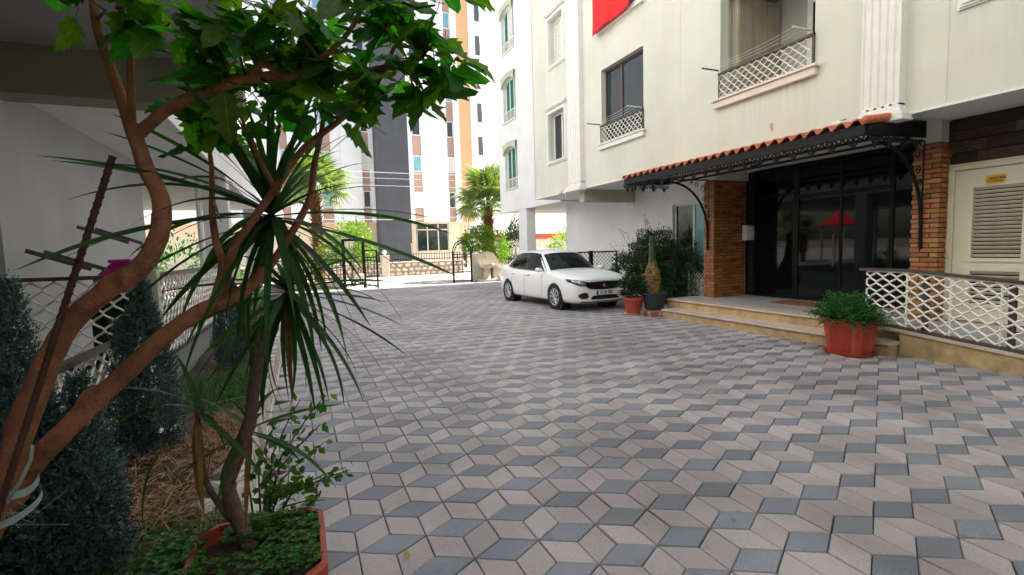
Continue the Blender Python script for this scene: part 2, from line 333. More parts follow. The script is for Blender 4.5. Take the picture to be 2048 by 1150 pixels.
# ================================================================== RIGHT APARTMENT BUILDING
FX = 7.2
B = thing('apartment_building', (FX,6,0), 'pale green apartment building with fluted pilasters and lattice balconies above the tiled entrance', 'building')
H_LOG = (5.18,6.98,4.08,6.0); H2 = (9.16,10.82,4.05,5.86); H3 = (12.66,13.62,4.08,5.46); H4 = (12.66,13.5,6.85,8.15); H5 = (9.2,10.82,6.86,8.66); H6 = (1.9,3.29,4.2,5.55)
up_h = [(a,b,c+2.79*k,d+2.79*k) for k in (1,2,3) for (a,b,c,d) in ((5.18,6.98,4.08,6.0),(1.9,3.29,4.2,5.55))] + [(9.2,10.82,6.86+2.79*k,8.66+2.79*k) for k in (1,2)] + [(12.66,13.5,6.85+2.79*k,8.15+2.79*k) for k in (1,2)]
wm = wall_x(MB(), FX, -14, 14.74, 3.05, 17, [H_LOG,H2,H3,H4,H5,H6]+up_h, .2); wm.box(FX,8.2,14.72,14.74,3.05,17)
wm.build('wall', 'green', B)
ARC = [(18.25,19.5,3.94+2.72*k,5.62+2.72*k) for k in range(5)]
wall_x(MB(), 8.15, 14.74, 20.17, 3.0, 17, ARC, .32).box(8.15,20.5,20.15,20.17,3.0,17).build('wall', 'white', B)['label'] = 'white recessed wall with arched windows'
MB().box(8.7,20.5,-14,14.7,3.25,17).box(8.5,20.5,14.76,20.1,3.3,17).build('core', 'white', B)
MB().box(FX+.004,20.5,-14,14.735,3.052,3.25).build('soffit', 'soffit', B)
MB().box(8.154,20.5,14.74,20.16,3.004,3.2).build('soffit', 'soffit', B)
MB().box(FX-.018,FX-.002,-14,14.74,3.045,3.075).build('drip_edge', 'stucco', B)
MB().box(FX,20.5,-14,20.17,17,17.4).build('roof_slab', 'stucco', B)
gw = wall_x(MB(), 9.0, 8.15, 15.9, 0, 3.05, [(8.75,10.3,.95,2.5)], .18); gw.box(9.0,20.4,15.88,15.9,0,3.05)
gw.build('wall', 'white', B)['label'] = 'white ground floor wall behind the shrubs'
MB().box(9.3,20.4,-14,15.8,0,3.04).build('ground_floor_core', 'dark', B)
MB().box(7.3,9.0,11.87,12.14,2.72,3.05).build('beam', 'beam', B)
MB().box(8.17,8.55,17.55,18.3,0,3.0).build('column', 'white', B)
MB().box(15,15.4,17.5,18.0,0,3.0).build('column', 'white', B)
MB().box(14.2,20.5,15.9,16.1,0,3.0).build('wall', 'wallcream', B)
# ground floor vent
v = MB().cbox(8.97,9.0,11.9,12.22,2.63,2.83,.006).build('vent', 'stucco', B)
for k in range(3): MB().box(8.955,8.968,11.93,12.19,2.66+.05*k,2.68+.05*k).build('slat', 'creamsill', v)

def window(y0,y1,z0,z1,X,fr,panes,parent=B,t=.05,mull=(),glass=None,name='window'):
    f = MB(); d = .05
    f.box(X,X+d,y0,y0+t,z0,z1).box(X,X+d,y1-t,y1,z0,z1).box(X,X+d,y0+t,y1-t,z0,z0+t).box(X,X+d,y0+t,y1-t,z1-t,z1)
    for m_ in mull: f.box(X-.006,X+d,m_-t*.6,m_+t*.6,z0+t,z1-t)
    wd = f.build(name, fr, parent)
    cuts = [y0+t] + [m_ for m_ in mull] + [y1-t]
    for a, b, gm in zip(cuts, cuts[1:], panes): MB().box(X+.02,X+.026,a,b,z0+t,z1-t).build('pane', gm, wd)
    return wd
def surround(y0,y1,z0,z1,parent,w_=.13,X=FX):
    f = MB()
    for k,(e,d) in enumerate(((0,.03),(.025,.05),(.06,.07))):
        a = w_-e; i = .004+.005*k; X_ = X+.002*k
        f.box(X-d,X_,y0-a,y0-i,z0-i,z1+i).box(X-d,X_,y1+i,y1+a,z0-i,z1+i).box(X-d-.002,X_+.001,y0-a-.002,y1+a+.002,z1+i,z1+a).box(X-d-.002,X_+.001,y0-a-.002,y1+a+.002,z0-a*.8,z0-i)
    f.box(X-.10,X+.003,y0-w_-.03,y1+w_+.03,z1+w_-.001,z1+w_+.03).box(X-.13,X+.004,y0-w_-.05,y1+w_+.05,z1+w_+.03,z1+w_+.07)
    return f.build('window_surround', 'stucco', parent)
wd3 = window(*H3, FX+.14, 'stucco', ['glasswin','glasswin'], mull=(13.1,)); surround(*H3, wd3)
wd4 = window(*H4, FX+.14, 'stucco', ['glass_sky','curtain'], mull=(13.05,)); surround(*H4, wd4)
wd6 = window(*H6, FX+.14, 'stucco', ['glasswin','glasswin'], mull=(2.6,)); surround(*H6, wd6)
wd2 = window(*H2, FX+.13, 'winbrown', ['glasswin','glasswin'], mull=(10.14,)); wd2['label'] = 'brown framed sliding window behind the lattice'
wd5 = window(*H5, FX+.13, 'stucco', ['glass_sky','curtain'], mull=(10.0,)); MB().box(FX-.09,FX,9.1,10.9,6.76,6.86).build('sill', 'stucco', wd5)
for (a,b,c,d) in up_h: window(a,b,c,d, FX+.14, 'stucco', ['glasswin','curtain'], mull=((a+b)/2,))
window(8.75,10.3,.95,2.5, 9.08, 'stucco', ['glass_sky','glasswin'], mull=(9.62,))
# loggia interior
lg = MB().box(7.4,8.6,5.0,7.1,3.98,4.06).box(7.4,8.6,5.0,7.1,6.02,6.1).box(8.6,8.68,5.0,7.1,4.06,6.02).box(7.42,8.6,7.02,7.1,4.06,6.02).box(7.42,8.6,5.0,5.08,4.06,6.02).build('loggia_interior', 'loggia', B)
cab = MB().box(7.5,8.58,6.86,7.01,4.07,5.92).build('cabinet', 'woodcab', B)
for k in range(3): MB().box(7.52+.355*k,7.52+.355*k+.34,6.848,6.86,4.1,5.9).build('cabinet_door', 'woodcab', cab)
dr = MB().box(8.55,8.6,5.1,5.2,4.07,5.75).box(8.55,8.6,6.2,6.3,4.07,5.75).box(8.55,8.6,5.2,6.2,5.65,5.75).build('balcony_door_frame', 'stucco', B); MB().box(8.57,8.575,5.2,6.2,4.07,5.65).build('pane', 'dark', dr)
# balcony rails with lattice
def balcony(y0,y1,zr,zb,name,px=.15,pz=.14):
    r = MB().box(FX-.05,FX+.01,y0-.02,y1+.02,zr-.035,zr).box(FX-.04,FX,y0-.02,y0+.005,zb,zr).box(FX-.04,FX,y1-.005,y1+.02,zb,zr).build(name, 'darkrail', B)
    lat_strips(MB(), lambda u,v: (FX-.022, y0+u, zb+v), y1-y0, zr-.035-zb, px, pz, .0105, 6).build('lattice_panel', 'lattice', r)
    return r
balcony(5.19,6.97,4.55,4.10,'balcony_rail'); balcony(9.17,10.81,4.51,4.06,'balcony_rail')
MB().cbox(FX-.12,FX+.02,5.08,7.1,4.045,4.085,.006).cbox(FX-.085,FX,5.12,7.06,3.93,4.045,.006).build('balcony_sill', 'creamsill', B)
MB().cbox(FX-.10,FX+.02,9.07,10.92,4.015,4.05,.006).cbox(FX-.07,FX,9.1,10.89,3.91,4.015,.006).build('balcony_sill', 'stucco', B)
# arched windows of the white wing
for k,(a,b,c,d) in enumerate(ARC[:4]):
    sp = d-.30; X = 8.15; n = 14
    poly = [(a,d),(a,sp)] + [((a+b)/2 - (b-a)/2*math.cos(PI*i/n), sp + .30*math.sin(PI*i/n)) for i in range(1,n)] + [(b,sp),(b,d)]
    sp_o = MB(); top = [(a+(b-a)*i/n) for i in range(n+1)]
    arc = [((a+b)/2 - (b-a)/2*math.cos(PI*i/n), sp + .29*math.sin(PI*i/n)) for i in range(n+1)]
    sp_o.grid([[(X+.003,p[0],p[1]), (X+.003,p[0],d)] for p in arc]); sp_o.grid([[(X+.003,p[0],p[1]), (X+.15,p[0],p[1])] for p in arc])
    aw = window(a,b,c,d, X+.13, 'stucco', ['teal','teal' if k != 2 else 'curtain','teal'], mull=(a+.42,a+.84)); aw['label'] = 'arched window with green curtains'
    sp_o.build('arch_spandrel', 'white', aw, fix=False)
    hood = MB(); P = []
    for i,p in enumerate(arc):
        t = i/n; P.append([(X-.005,p[0],p[1]-.0), (X-.09,p[0],p[1]), (X-.09,a-.05+(b-a+.1)*t,d+.12+.07*math.sin(PI*t)), (X-.005,a-.05+(b-a+.1)*t,d+.12+.07*math.sin(PI*t))])
    hood.grid(P); hood.build('arch_hood', 'beam', aw)
    lat_strips(MB().box(X-.01,X+.02,a,b,c+.36,c+.385), lambda u,v: (X+.005, a+u, c+.02+v), b-a, .35, .125, .115, .008, 4).build('lattice_panel', 'lattice', aw)
    MB().box(X-.05,X+.02,a-.05,b+.05,c-.06,c).build('sill', 'creamsill', aw)
# fluted pilasters
def pilaster(y0,y1,dp,zb):
    w_ = y1-y0; prof = [(FX,y0),(FX-dp,y0)]
    nf = 5
    for k in range(nf):
        c = y0 + w_*(k+.5)/nf; h = w_/nf*.34
        prof += [(FX-dp,c-h),(FX-dp+.022,c-h*.45),(FX-dp+.022,c+h*.45),(FX-dp,c+h)]
    prof += [(FX-dp,y1),(FX,y1)]
    p = MB().prism(prof, zb+.16, 17).build('pilaster', 'stucco', B)
    bs = MB(); q = ((.0,.05),(.02,.05),(.05,.05),(.085,.06),(.10,.035)); z = zb+.19
    for e,h in q: bs.cbox(FX-dp-e,FX,y0-e,y1+e,z-h,z,.006); z -= h-.001
    bs.build('pilaster_base', 'stucco', p)
pilaster(3.95,4.42,.13,3.02); pilaster(11.68,12.34,.13,3.06); pilaster(-3.2,-2.6,.13,3.05)
# floodlights tucked on the pilaster feet
for (yy,zz) in ((4.62,3.10),(12.62,3.05)):
    fl = MB().lathe([(.03,0),(.045,.02),(.045,.12),(.03,.14)], (FX-.2,yy,zz), 12, axis='y').build('floodlight', 'mailbox', B, smooth=True)
    MB().tube([(FX-.18,yy+.06,zz),(FX-.12,yy+.1,zz+.05),(FX-.02,yy+.05,zz+.08)], .006, 6).build('cable', 'black', fl)
MB().tube([(FX-.14,12.5,3.07),(FX-.14,12.5,2.86)], .012, 6).build('drain_pipe', 'stucco', B)

# brick pillars: every brick its own piece
bu = MB().cbox(-.5,.5,-.5,.5,-.5,.5,.04).mesh('brick', 'brick')
def brick_face(parent, axis, fixed, a0, a1, z0, z1, bl, bh=.055, j=.012):
    row = 0; z = z0
    while z + bh <= z1 + .001:
        a = a0 - (bl*.5 if row % 2 else 0) - random.uniform(0,.01)
        while a < a1 - .015:
            s0, s1 = max(a, a0), min(a+bl, a1)
            if s1 - s0 > .03:
                d = .03 + random.uniform(0,.010); c = (s0+s1)/2
                if axis == 'x': place('brick', bu, (fixed-d/2+.012, c, z+bh/2), (0,0,random.gauss(0,.006)), (d, s1-s0-.003, bh), parent)
                else: place('brick', bu, (c, fixed-d/2+.012, z+bh/2), (0,0,random.gauss(0,.006)), (s1-s0-.003, d, bh), parent)
            a += bl + j
        z += bh + j; row += 1
pl = MB().box(7.965,8.88,7.87,8.12,.34,2.78).build('brick_pillar', 'mortar', B); pl['label'] = 'brick pier beside the mailbox'
brick_face(pl, 'x', 7.965, 7.845, 8.13, .345, 2.78, .20); brick_face(pl, 'y', 7.87, 7.97, 8.86, .345, 2.78, .235)
pr = MB().box(7.965,8.3,3.92,4.23,.34,2.76).build('brick_pillar', 'mortar', B); pr['label'] = 'brick pier beside the cream utility door'
brick_face(pr, 'x', 7.965, 3.90, 4.235, .345, 2.76, .21); brick_face(pr, 'y', 3.92, 7.97, 8.2, .345, 2.76, .2)
MB().box(7.99,8.95,7.88,8.13,2.78,3.05).box(7.99,8.95,3.93,4.22,2.76,3.05).box(8.9,9.2,4.22,8.2,2.96,3.05).build('lintel', 'green', B)
# tinted glass entrance
ent = MB()
GX = 8.88
for yy in (7.66,7.58): pass
fr = [(7.56,7.64),(6.64,6.75),(4.97,5.04)]
for a,b in fr: ent.box(GX-.018,GX+.03,a,b,.34,2.95)
ent.box(GX-.02,GX+.03,4.2,7.64,2.88,2.96).box(GX-.016,GX+.03,5.04,6.64,2.28,2.36).box(GX-.014,GX+.03,6.75,7.56,2.38,2.42).box(GX-.014,GX+.03,4.2,7.6,.342,.40).box(GX-.012,GX+.03,5.80,5.85,.34,2.3).box(GX-.012,GX+.03,5.82,5.86,2.36,2.9)
en = ent.build('glass_entrance', 'blackfr', B)
for a,b,c,d in ((6.75,7.56,.4,2.38),(6.75,7.56,2.42,2.88),(5.86,6.64,.4,2.28),(5.04,5.79,.4,2.28),(5.86,6.64,2.36,2.88),(5.04,5.82,2.36,2.88),(4.2,4.97,.4,2.88)):
    MB().box(GX,GX+.008,a,b,c,d).build('pane', 'glassdark', en)
MB().tube([(GX-.09,5.9,1.0),(GX-.09,5.9,1.6)], .012, 8).build('door_handle', 'steel', en)
MB().box(8.93,9.25,4.2,7.86,.3,3.0).build('entrance_hall', 'dark', B)
MB().box(8.845,8.86,7.86,7.872,.36,2.76).build('corner_strip', 'alu', B)
# weathered plank cladding round the utility door
cl = MB().box(8.2,8.3,-6,3.92,.0,2.44).box(8.2,8.3,-6,4.08,2.44,3.05).build('plank_cladding', 'dark', B)
pks = [MB().cbox(-.5,.5,-.5,.5,-.5,.5,.03).mesh('plank', q) for q in ('plank','plankdark','plank','planklight','plankdark')]
z = 2.455
for h in (.14,.155,.13,.14):
    y = 4.07
    while y > -1.5:
        l = random.uniform(.35,.95); place('plank', random.choice(pks), (8.19-random.uniform(0,.008), y-l/2, z+h/2), (0,0,0), (.03,l-.006,h-.006), cl); y -= l
    z += h + .005
z = .34
while z < 2.44:
    h = random.uniform(.12,.3); h = min(h, 2.45-z); place('plank', random.choice(pks), (8.19-random.uniform(0,.006), 3.94+.0, z+h/2), (0,0,0), (.03,.12,h-.006), cl); z += h + .003
# louvred utility door
ud = MB().cbox(8.12,8.2,3.83,3.90,.34,2.42,.01).cbox(8.135,8.2,3.90,3.93,.34,2.44,.01).cbox(8.12,8.2,1.95,3.84,2.36,2.42,.01).cbox(8.135,8.2,1.9,3.93,2.42,2.45,.008).build('utility_door', 'cream', B); ud['label'] = 'cream double utility door with louvre panels'
for (a,b) in ((2.93,3.825),(2.0,2.925)):
    lf = MB(); y0, y1 = a+.2, b-.2
    zs = [.36,.60,1.03,1.20,2.12,2.355]
    lf.box(8.15,8.19,a,y0,.36,2.355).box(8.15,8.19,y1,b,.36,2.355)
    for p,q in ((0,1),(2,3),(4,5)): lf.box(8.15,8.19,y0,y1,zs[p],zs[q])
    for p,q in ((1,2),(3,4)):
        c0,c1 = zs[p],zs[q]; lf.box(8.135,8.15,y0-.05,y0-.0,c0-.05,c1+.05).box(8.135,8.15,y1,y1+.05,c0-.05,c1+.05).box(8.135,8.15,y0,y1,c0-.05,c0).box(8.135,8.15,y0,y1,c1,c1+.05)
    leaf_ = lf.build('door_leaf', 'cream', B); leaf_.parent = ud
    sl = MB().add([(-.012,-.5,.016),(-.012,.5,.016),(.016,.5,-.016),(.016,-.5,-.016),(-.016,-.5,.011),(-.016,.5,.011),(.012,.5,-.021),(.012,-.5,-.021)], [(0,1,2,3),(7,6,5,4),(0,4,5,1),(3,2,6,7)]).mesh('slat', 'cream', fix=True)
    for p,q in ((1,2),(3,4)):
        n = int((zs[q]-zs[p])/.05)
        for k in range(n): place('slat', sl, (8.162, (y0+y1)/2, zs[p]+.03+k*(zs[q]-zs[p])/n), (0,PI,0), (1, y1-y0, 1.0), leaf_)
    MB().box(8.188,8.195,y0-.01,y1+.01,.55,2.2).build('louvre_back', 'dark', leaf_)
for zz in (2.1,1.2): MB().tube([(8.11,3.845,zz),(8.11,3.845,zz+.12)], .012, 8).build('hinge', 'cream', ud)
sg = MB().cbox(8.128,8.134,3.31,3.50,2.14,2.255,.002).build('warning_sign', 'sign', ud)
def text_mesh(txt, size, name='lettering', bold=0.0, ext=.0008):
    cu = bpy.data.curves.new(name, 'FONT'); cu.body = txt; cu.size = size; cu.align_x = 'CENTER'; cu.align_y = 'CENTER'; cu.extrude = ext; cu.offset = bold; cu.resolution_u = 2
    o = bpy.data.objects.new(name, cu); COL.objects.link(o); dg = bpy.context.evaluated_depsgraph_get()
    me = bpy.data.meshes.new_from_object(o.evaluated_get(dg)); bpy.data.objects.remove(o); bpy.data.curves.remove(cu); return me
def lettering(txt, size, loc, rot, parent, mat_='ink', bold=0.0, sx=1):
    me = text_mesh(txt, size, bold=bold); me.materials.clear(); me.materials.append(MT[mat_]); return place('lettering', me, loc, rot, (sx,1,1), parent)
RX = (PI/2, 0, -PI/2)      # upright text read from -X
lettering('ELEKTRİK', .034, (8.126,3.375,2.212), RX, sg, bold=.0012); lettering('ODASI', .034, (8.126,3.375,2.175), RX, sg, bold=.0012)
tri = MB(); yc, zc = 3.462, 2.19
for (p,q) in (((yc+.03,zc-.022),(yc-.03,zc-.022)),((yc-.03,zc-.022),(yc,zc+.03)),((yc,zc+.03),(yc+.03,zc-.022))): tri.tube([(8.127,*p),(8.127,*q)], .0025, 4)
tri.tube([(8.127,yc,zc+.012),(8.127,yc+.005,zc-.002),(8.127,yc-.004,zc-.002),(8.127,yc,zc-.014)], .0022, 4).build('warning_triangle', 'ink', sg)
# skirting strip along the landing edge below the door
MB().box(8.17,8.2,0.5,3.92,.28,.345).build('door_threshold', 'tread', B)

# ------------------------------------------------------------------ entrance steps and ramp
E_ = thing('entrance_steps', (7.4,6,0), 'two beige stone entrance steps with a grey granite landing', 'steps')
MB().box(6.75,7.06,3.80,8.02,0,.138).box(7.10,8.88,3.8,8.3,0,.308).build('riser', 'riser', E_)
MB().cbox(6.72,7.12,3.78,8.04,.138,.17,.006).build('tread', 'tread', E_)
MB().cbox(7.07,7.42,3.9,8.32,.308,.34,.006).build('tread', 'tread', E_)
MB().box(7.424,8.9,3.9,8.32,.30,.338).build('landing', 'granite', E_)
rm = thing('ramp', (7.0,2,0), 'low beige stone ramp wall with marble coping under the white railing', 'ramp')
def rz(y): return .335 if y > 3.9 else .335 - (3.9-y)*.088
MB().prism([(3.78,0),(3.78,rz(3.78)-.03),(0.1,max(rz(.1)-.03,.01)),(0.1,0)], 6.95, 7.09, 'yz').build('ramp_wall', 'riser', rm)
MB().prism([(4.4,.305),(4.4,.337),(3.9,.337),(0.1,rz(.1)),(0.1,rz(.1)-.03),(3.9,.305)], 6.93, 7.12, 'yz').build('coping', 'tread', rm)
MB().prism([(3.9,0),(3.9,.33),(0.1,.0)], 7.12, 8.2, 'yz').build('ramp_floor', 'granite', rm)
rr = thing('ramp_railing', (7.0,2.8,.3), 'white ogee lattice railing with dark brown handrail along the ramp', 'railing')
def ht(y): return 1.10 if y > 3.74 else 1.10 - (3.74-y)*.088
MB().prism([(4.31,1.065),(4.31,1.10),(3.74,1.10),(0.3,ht(.3)),(0.3,ht(.3)-.035),(3.74,1.065)], 6.965, 7.035, 'yz').build('handrail', 'darkrail', rr)
MB().prism([(4.24,.34),(4.24,.375),(3.9,.375),(0.3,rz(.3)+.04),(0.3,rz(.3)),(3.9,.335)], 6.98, 7.02, 'yz').build('bottom_rail', 'darkrail', rr)
ps = [4.22,3.74,3.28,2.82,2.36,1.90,1.44,.98,.52]
for y in ps[1:]: MB().box(6.984,6.998,y-.009,y+.009,rz(y)+.03,ht(y)-.03).build('post', 'lattice', rr)
for y in (3.55,2.74,1.9,1.0): MB().box(7.003,7.05,y-.028,y+.028,rz(y),ht(y)-.03).build('dark_post', 'darkrail', rr)
for a,b in zip(ps, ps[1:]):
    q = MB(); W = a-b
    def P(u, v, a=a): y = a-u; z0, z1 = rz(y)+.04, ht(y)-.05; return (6.99, y, z0+(z1-z0)*v)
    lat_strips(q, P, W, 1.0, .158, .2, .0125, 12)
    q.box(6.984,6.996,b,a,0,0) if False else None
    q.add([(6.982,a,ht(a)-.052),(6.982,b,ht(b)-.052),(6.982,b,ht(b)-.036),(6.982,a,ht(a)-.036),(6.998,a,ht(a)-.052),(6.998,b,ht(b)-.052),(6.998,b,ht(b)-.036),(6.998,a,ht(a)-.036)], [(0,1,2,3),(4,7,6,5),(0,4,5,1),(3,2,6,7)])
    q.build('lattice_panel', 'lattice', rr)

# ------------------------------------------------------------------ entrance canopy
K = thing('entrance_canopy', (7.2,6.5,2.7), 'entrance canopy of terracotta tiles on black iron fascia with scroll brackets', 'canopy')
MB().box(6.58,6.62,4.05,9.05,2.80,2.925).build('fascia', 'black', K)
MB().prism([(6.62,2.79),(7.84,2.83),(7.84,3.05),(6.62,2.925)], 4.03, 4.07, 'xz').build('fascia', 'black', K)
MB().prism([(6.62,2.79),(7.84,2.83),(7.84,3.0),(6.62,2.925)], 9.02, 9.05, 'xz').build('fascia', 'black', K)
MB().prism([(6.62,2.85),(7.9,2.99),(7.9,3.01),(6.62,2.88)], 4.07, 9.02, 'xz').build('roof_deck', 'soffit', K)
MB().tube([(6.95,4.1,2.79),(6.95,9.0,2.79)], .02, 6).tube([(7.6,4.1,2.82),(7.6,9.0,2.82)], .02, 6).build('purlin', 'black', K)
n = 26; pit = 5.06/n
P = []; ns = 9
tl = MB()
for e,(xa,za) in enumerate(((0,0),(.62,.085))):
    pass
prof = [(-.5*pit,.0), (-.40*pit,-.014), (-.30*pit,-.010), (-.22*pit,.006), (-.19*pit,.026), (-.10*pit,.048), (.03*pit,.057), (.18*pit,.052), (.30*pit,.038), (.38*pit,.018), (.5*pit,.0)]
for sgn, off in ((1,0),(-1,.012)):
    pass
G = [[(0,y,z) for y,z in prof], [(.64,y,z+.09) for y,z in prof]]
G2 = [[(0,y,z-.016) for y,z in prof], [(.64,y,z+.074) for y,z in prof]]
tl.grid(G).grid(G2, flip=True).grid([G2[0], G[0]])
tm = tl.mesh('roof_tile', 'tile', smooth=True); tm.set_sharp_from_angle(angle=R(50))
for k in range(n): place('roof_tile', tm, (6.545+random.gauss(0,.004), 4.03+pit*(k+.5), 2.945+random.gauss(0,.002)), (random.gauss(0,.01),0,random.gauss(0,.008)), 1, K)
MB().lathe([(.055,0),(.055,.62),(.062,.63),(.062,1.15)], (0,0,0), 10, axis='x').mesh('roof_tile','tile')
rg = MB(); rg.tube([(6.55,4.03,2.97),(7.15,4.03,3.055),(7.75,4.03,3.14)], [.05,.055,.06], 10); rg.build('verge_tile', 'tile', K, smooth=True)
# lace valance
def ring(mb, P, c, r, t=.005, n=10, a0=0, a1=2*PI):
    mb.tube([P(c[0]+r*math.cos(a0+(a1-a0)*i/n), c[1]+r*math.sin(a0+(a1-a0)*i/n)) for i in range(n+1)], t, 4, cap=False)
def motif(mb, P, u, s=1.0):
    mb.tube([P(u,0),P(u,-.13*s)], .010, 4); mb.tube([P(u-.06,-.03),P(u-.04,-.085*s),P(u,-.15*s),P(u+.04,-.085*s),P(u+.06,-.03)], .011, 4)
    for d in (-.035,.035): ring(mb, P, (u+d,-.035), .024, .009); ring(mb, P, (u+d*2.7,-.025), .028, .009); ring(mb, P, (u+d*.8,-.085*s), .020, .008)
    mb.tube([P(u-.14,-.004),P(u-.11,-.07),P(u-.06,-.02)], .009, 4); mb.tube([P(u+.14,-.004),P(u+.11,-.07),P(u+.06,-.02)], .009, 4)
va = MB(); k = 0
while 4.2+.28*k < 9.0: motif(va, lambda u,v: (6.60,u,2.80+v), 4.2+.28*k, 1.1); k += 1
va.build('lace_valance', 'black', K)
for yy in (4.05,9.03):
    va = MB()
    for k in range(4): motif(va, lambda u,v: (u,yy,2.80+v), 6.78+.29*k, 1.0)
    va.build('lace_valance', 'black', K)
for yy in (4.1,8.0):
    br = MB(); pts = [(7.93,yy,1.34),(7.92,yy,1.7)] + [(7.92-.98*(1-math.cos(a)), yy, 1.7+1.03*math.sin(a)) for a in [PI/2*i/12 for i in range(1,13)]]
    br.tube(pts, .024, 8); br.tube([(7.94,yy,1.34),(7.945,yy,2.78)], .012, 6); br.tube([(6.7,yy,2.77),(7.95,yy,2.80)], .014, 6)
    bo = br.build('bracket', 'black', K)
    Q = lambda u,v: (u,yy,v)
    for (cx,cz,r) in ((7.80,2.62,.085),(7.62,2.70,.06),(7.82,2.40,.065),(7.48,2.73,.042),(7.87,2.25,.04)):
        MB().tube([Q(cx+r*(1-.09*i/2)*math.cos(.55*i), cz+r*(1-.09*i/2)*math.sin(.55*i)) for i in range(17)], .007, 5).build('scroll', 'black', bo)
    
MB().cbox(6.9,7.0,5.9,6.05,2.70,2.75,.01).build('ceiling_light', 'black', K)

# ------------------------------------------------------------------ small things by the door
mbx = MB().cbox(8.72,9.0,7.70,7.83,1.52,1.84,.006).build('mailbox', 'mailbox'); tag(mbx, 'white metal mailbox on the brick pier beside the glass door', 'mailbox')
MB().box(8.74,8.98,7.69,7.70,1.815,1.825).build('slot', 'dark', mbx); MB().tube([(8.885,7.695,1.73),(8.89,7.675,1.71),(8.89,7.675,1.65),(8.885,7.695,1.63)], .006, 6).build('handle', 'alu', mbx)
tag(MB().cbox(8.05,8.6,5.75,6.6,.338,.352,.005).build('doormat', 'mat'), 'brown coir doormat in front of the glass entrance', 'doormat')
# drying arms with cords
def drying(y0,y1,z,L,label):
    t_ = thing('drying_line', (FX,(y0+y1)/2,z), label, 'clothes line', 'drying lines on the balconies')
    for y,s in ((y0,.10),(y1,.10)): MB().cbox(FX-L,FX-.03,y-.012,y+.012,z-.012,z+.012,.003).build('arm', 'alu' if y == y0 else 'steel', t_)
    for k in range(3):
        x = FX-L+.03+k*L*.27; MB().tube([(x,y0+(y1-y0)*i/8,z-.05*math.sin(PI*i/8)) for i in range(9)], .003, 4).build('cord', 'cord', t_)
drying(5.22,6.99,4.60,.42,'aluminium drying arms and cords on the loggia above the canopy'); drying(9.2,10.84,4.54,.42,'aluminium drying arms and cords at the brown framed window')
# flag hanging from the window
NU, NV = 14, 10; Gd = []
for i in range(NU+1):
    u = i/NU; row = []
    for j in range(NV+1):
        v = j/NV; y = 9.36 + 1.52*u + .10*u*v; z = 7.6 - v*(.88 - .07*(1-u))
        x = FX - .17 - .03*math.sin(u*9+v*2) - .02*math.sin(u*21+1)*v
        row.append((x,y,z))
    Gd.append(row)
fl = MB().grid(Gd).build('flag', 'red', None, smooth=True); tag(fl, 'red cloth flag hanging below the upper window', 'flag')
sol = fl.modifiers.new('thickness','SOLIDIFY'); sol.thickness = .004
MB().prism([(5.86,3.30),(5.90,3.28),(5.93,3.36),(5.92,3.42),(5.87,3.41)], FX-.004, FX-.001, 'yz').build('putty_patch', 'putty', B)
MB().box(FX-.003,FX-.001,3.505,3.513,3.1,8).build('render_joint', 'hair', B); MB().box(FX-.003,FX-.001,8.0,8.006,4.6,8).build('render_joint', 'hair', B)
for (y0,y1,z1,h) in ((5.12,7.06,3.93,.75),(9.1,10.89,3.91,.8),(12.5,13.75,3.96,.7),(12.5,13.65,6.74,.9),(9.1,10.9,6.72,.5),(1.75,3.42,4.08,.8),(4.5,4.7,9,4),(12.4,12.55,9,4.5)):
    MB().add([(FX-.002,y0,z1-h),(FX-.002,y1,z1-h),(FX-.002,y1,z1),(FX-.002,y0,z1)], [(3,2,1,0)]).build('rain_streak', 'rainstain', B, fix=False)
# ================================================================== FOLIAGE HELPERS
def quads_mesh(name, V, mat_, per=4):
    n = len(V)//per; me = bpy.data.meshes.new(name)
    me.vertices.add(len(V)); me.vertices.foreach_set('co', np.asarray(V, np.float32).ravel())
    me.loops.add(n*per); me.loops.foreach_set('vertex_index', np.arange(n*per, dtype=np.int32))
    me.polygons.add(n); me.polygons.foreach_set('loop_start', np.arange(0, n*per, per, dtype=np.int32)); me.polygons.foreach_set('loop_total', np.full(n, per, np.int32))
    me.materials.append(MT[mat_]); me.update(); me.validate(); return me
def unit(v): return v/np.maximum(np.linalg.norm(v, axis=-1, keepdims=True), 1e-9)
def leaf_quads(P, D, N, L, W):
    """rhombic leaves: root P, direction D, normal N, length L, width W"""
    D = unit(D); S = unit(np.cross(D, N)); L = L[:,None]; W = W[:,None]
    N2 = unit(np.cross(S, D))
    a = P; b = P + D*L*.45 + S*W*.5 + N2*W*.10; c = P + D*L; d = P + D*L*.45 - S*W*.5 + N2*W*.10
    return np.stack([a,b,c,d], 1).reshape(-1,3)
def leafmesh(name, V, mat_, parent, kind=True):
    o = bpy.data.objects.new(name, quads_mesh(name, V - np.array(ORG.get(parent.name,(0,0,0))), mat_)); COL.objects.link(o); o.parent = parent
    ORG[o.name] = ORG.get(parent.name,(0,0,0))
    if kind: stuff(o)
    return o
def blob_points(n, c, r, shell=.55, seed=0):
    g = np.random.default_rng(seed); d = unit(g.normal(size=(n,3))); k = (shell**3 + (1-shell**3)*g.random(n))**(1/3)
    f = 1 + .22*np.sin(d[:,0]*5+seed) * np.cos(d[:,1]*6+seed*2) + .15*np.sin(d[:,2]*9+seed)
    return np.array(c) + d*(k*f)[:,None]*np.array(r), d
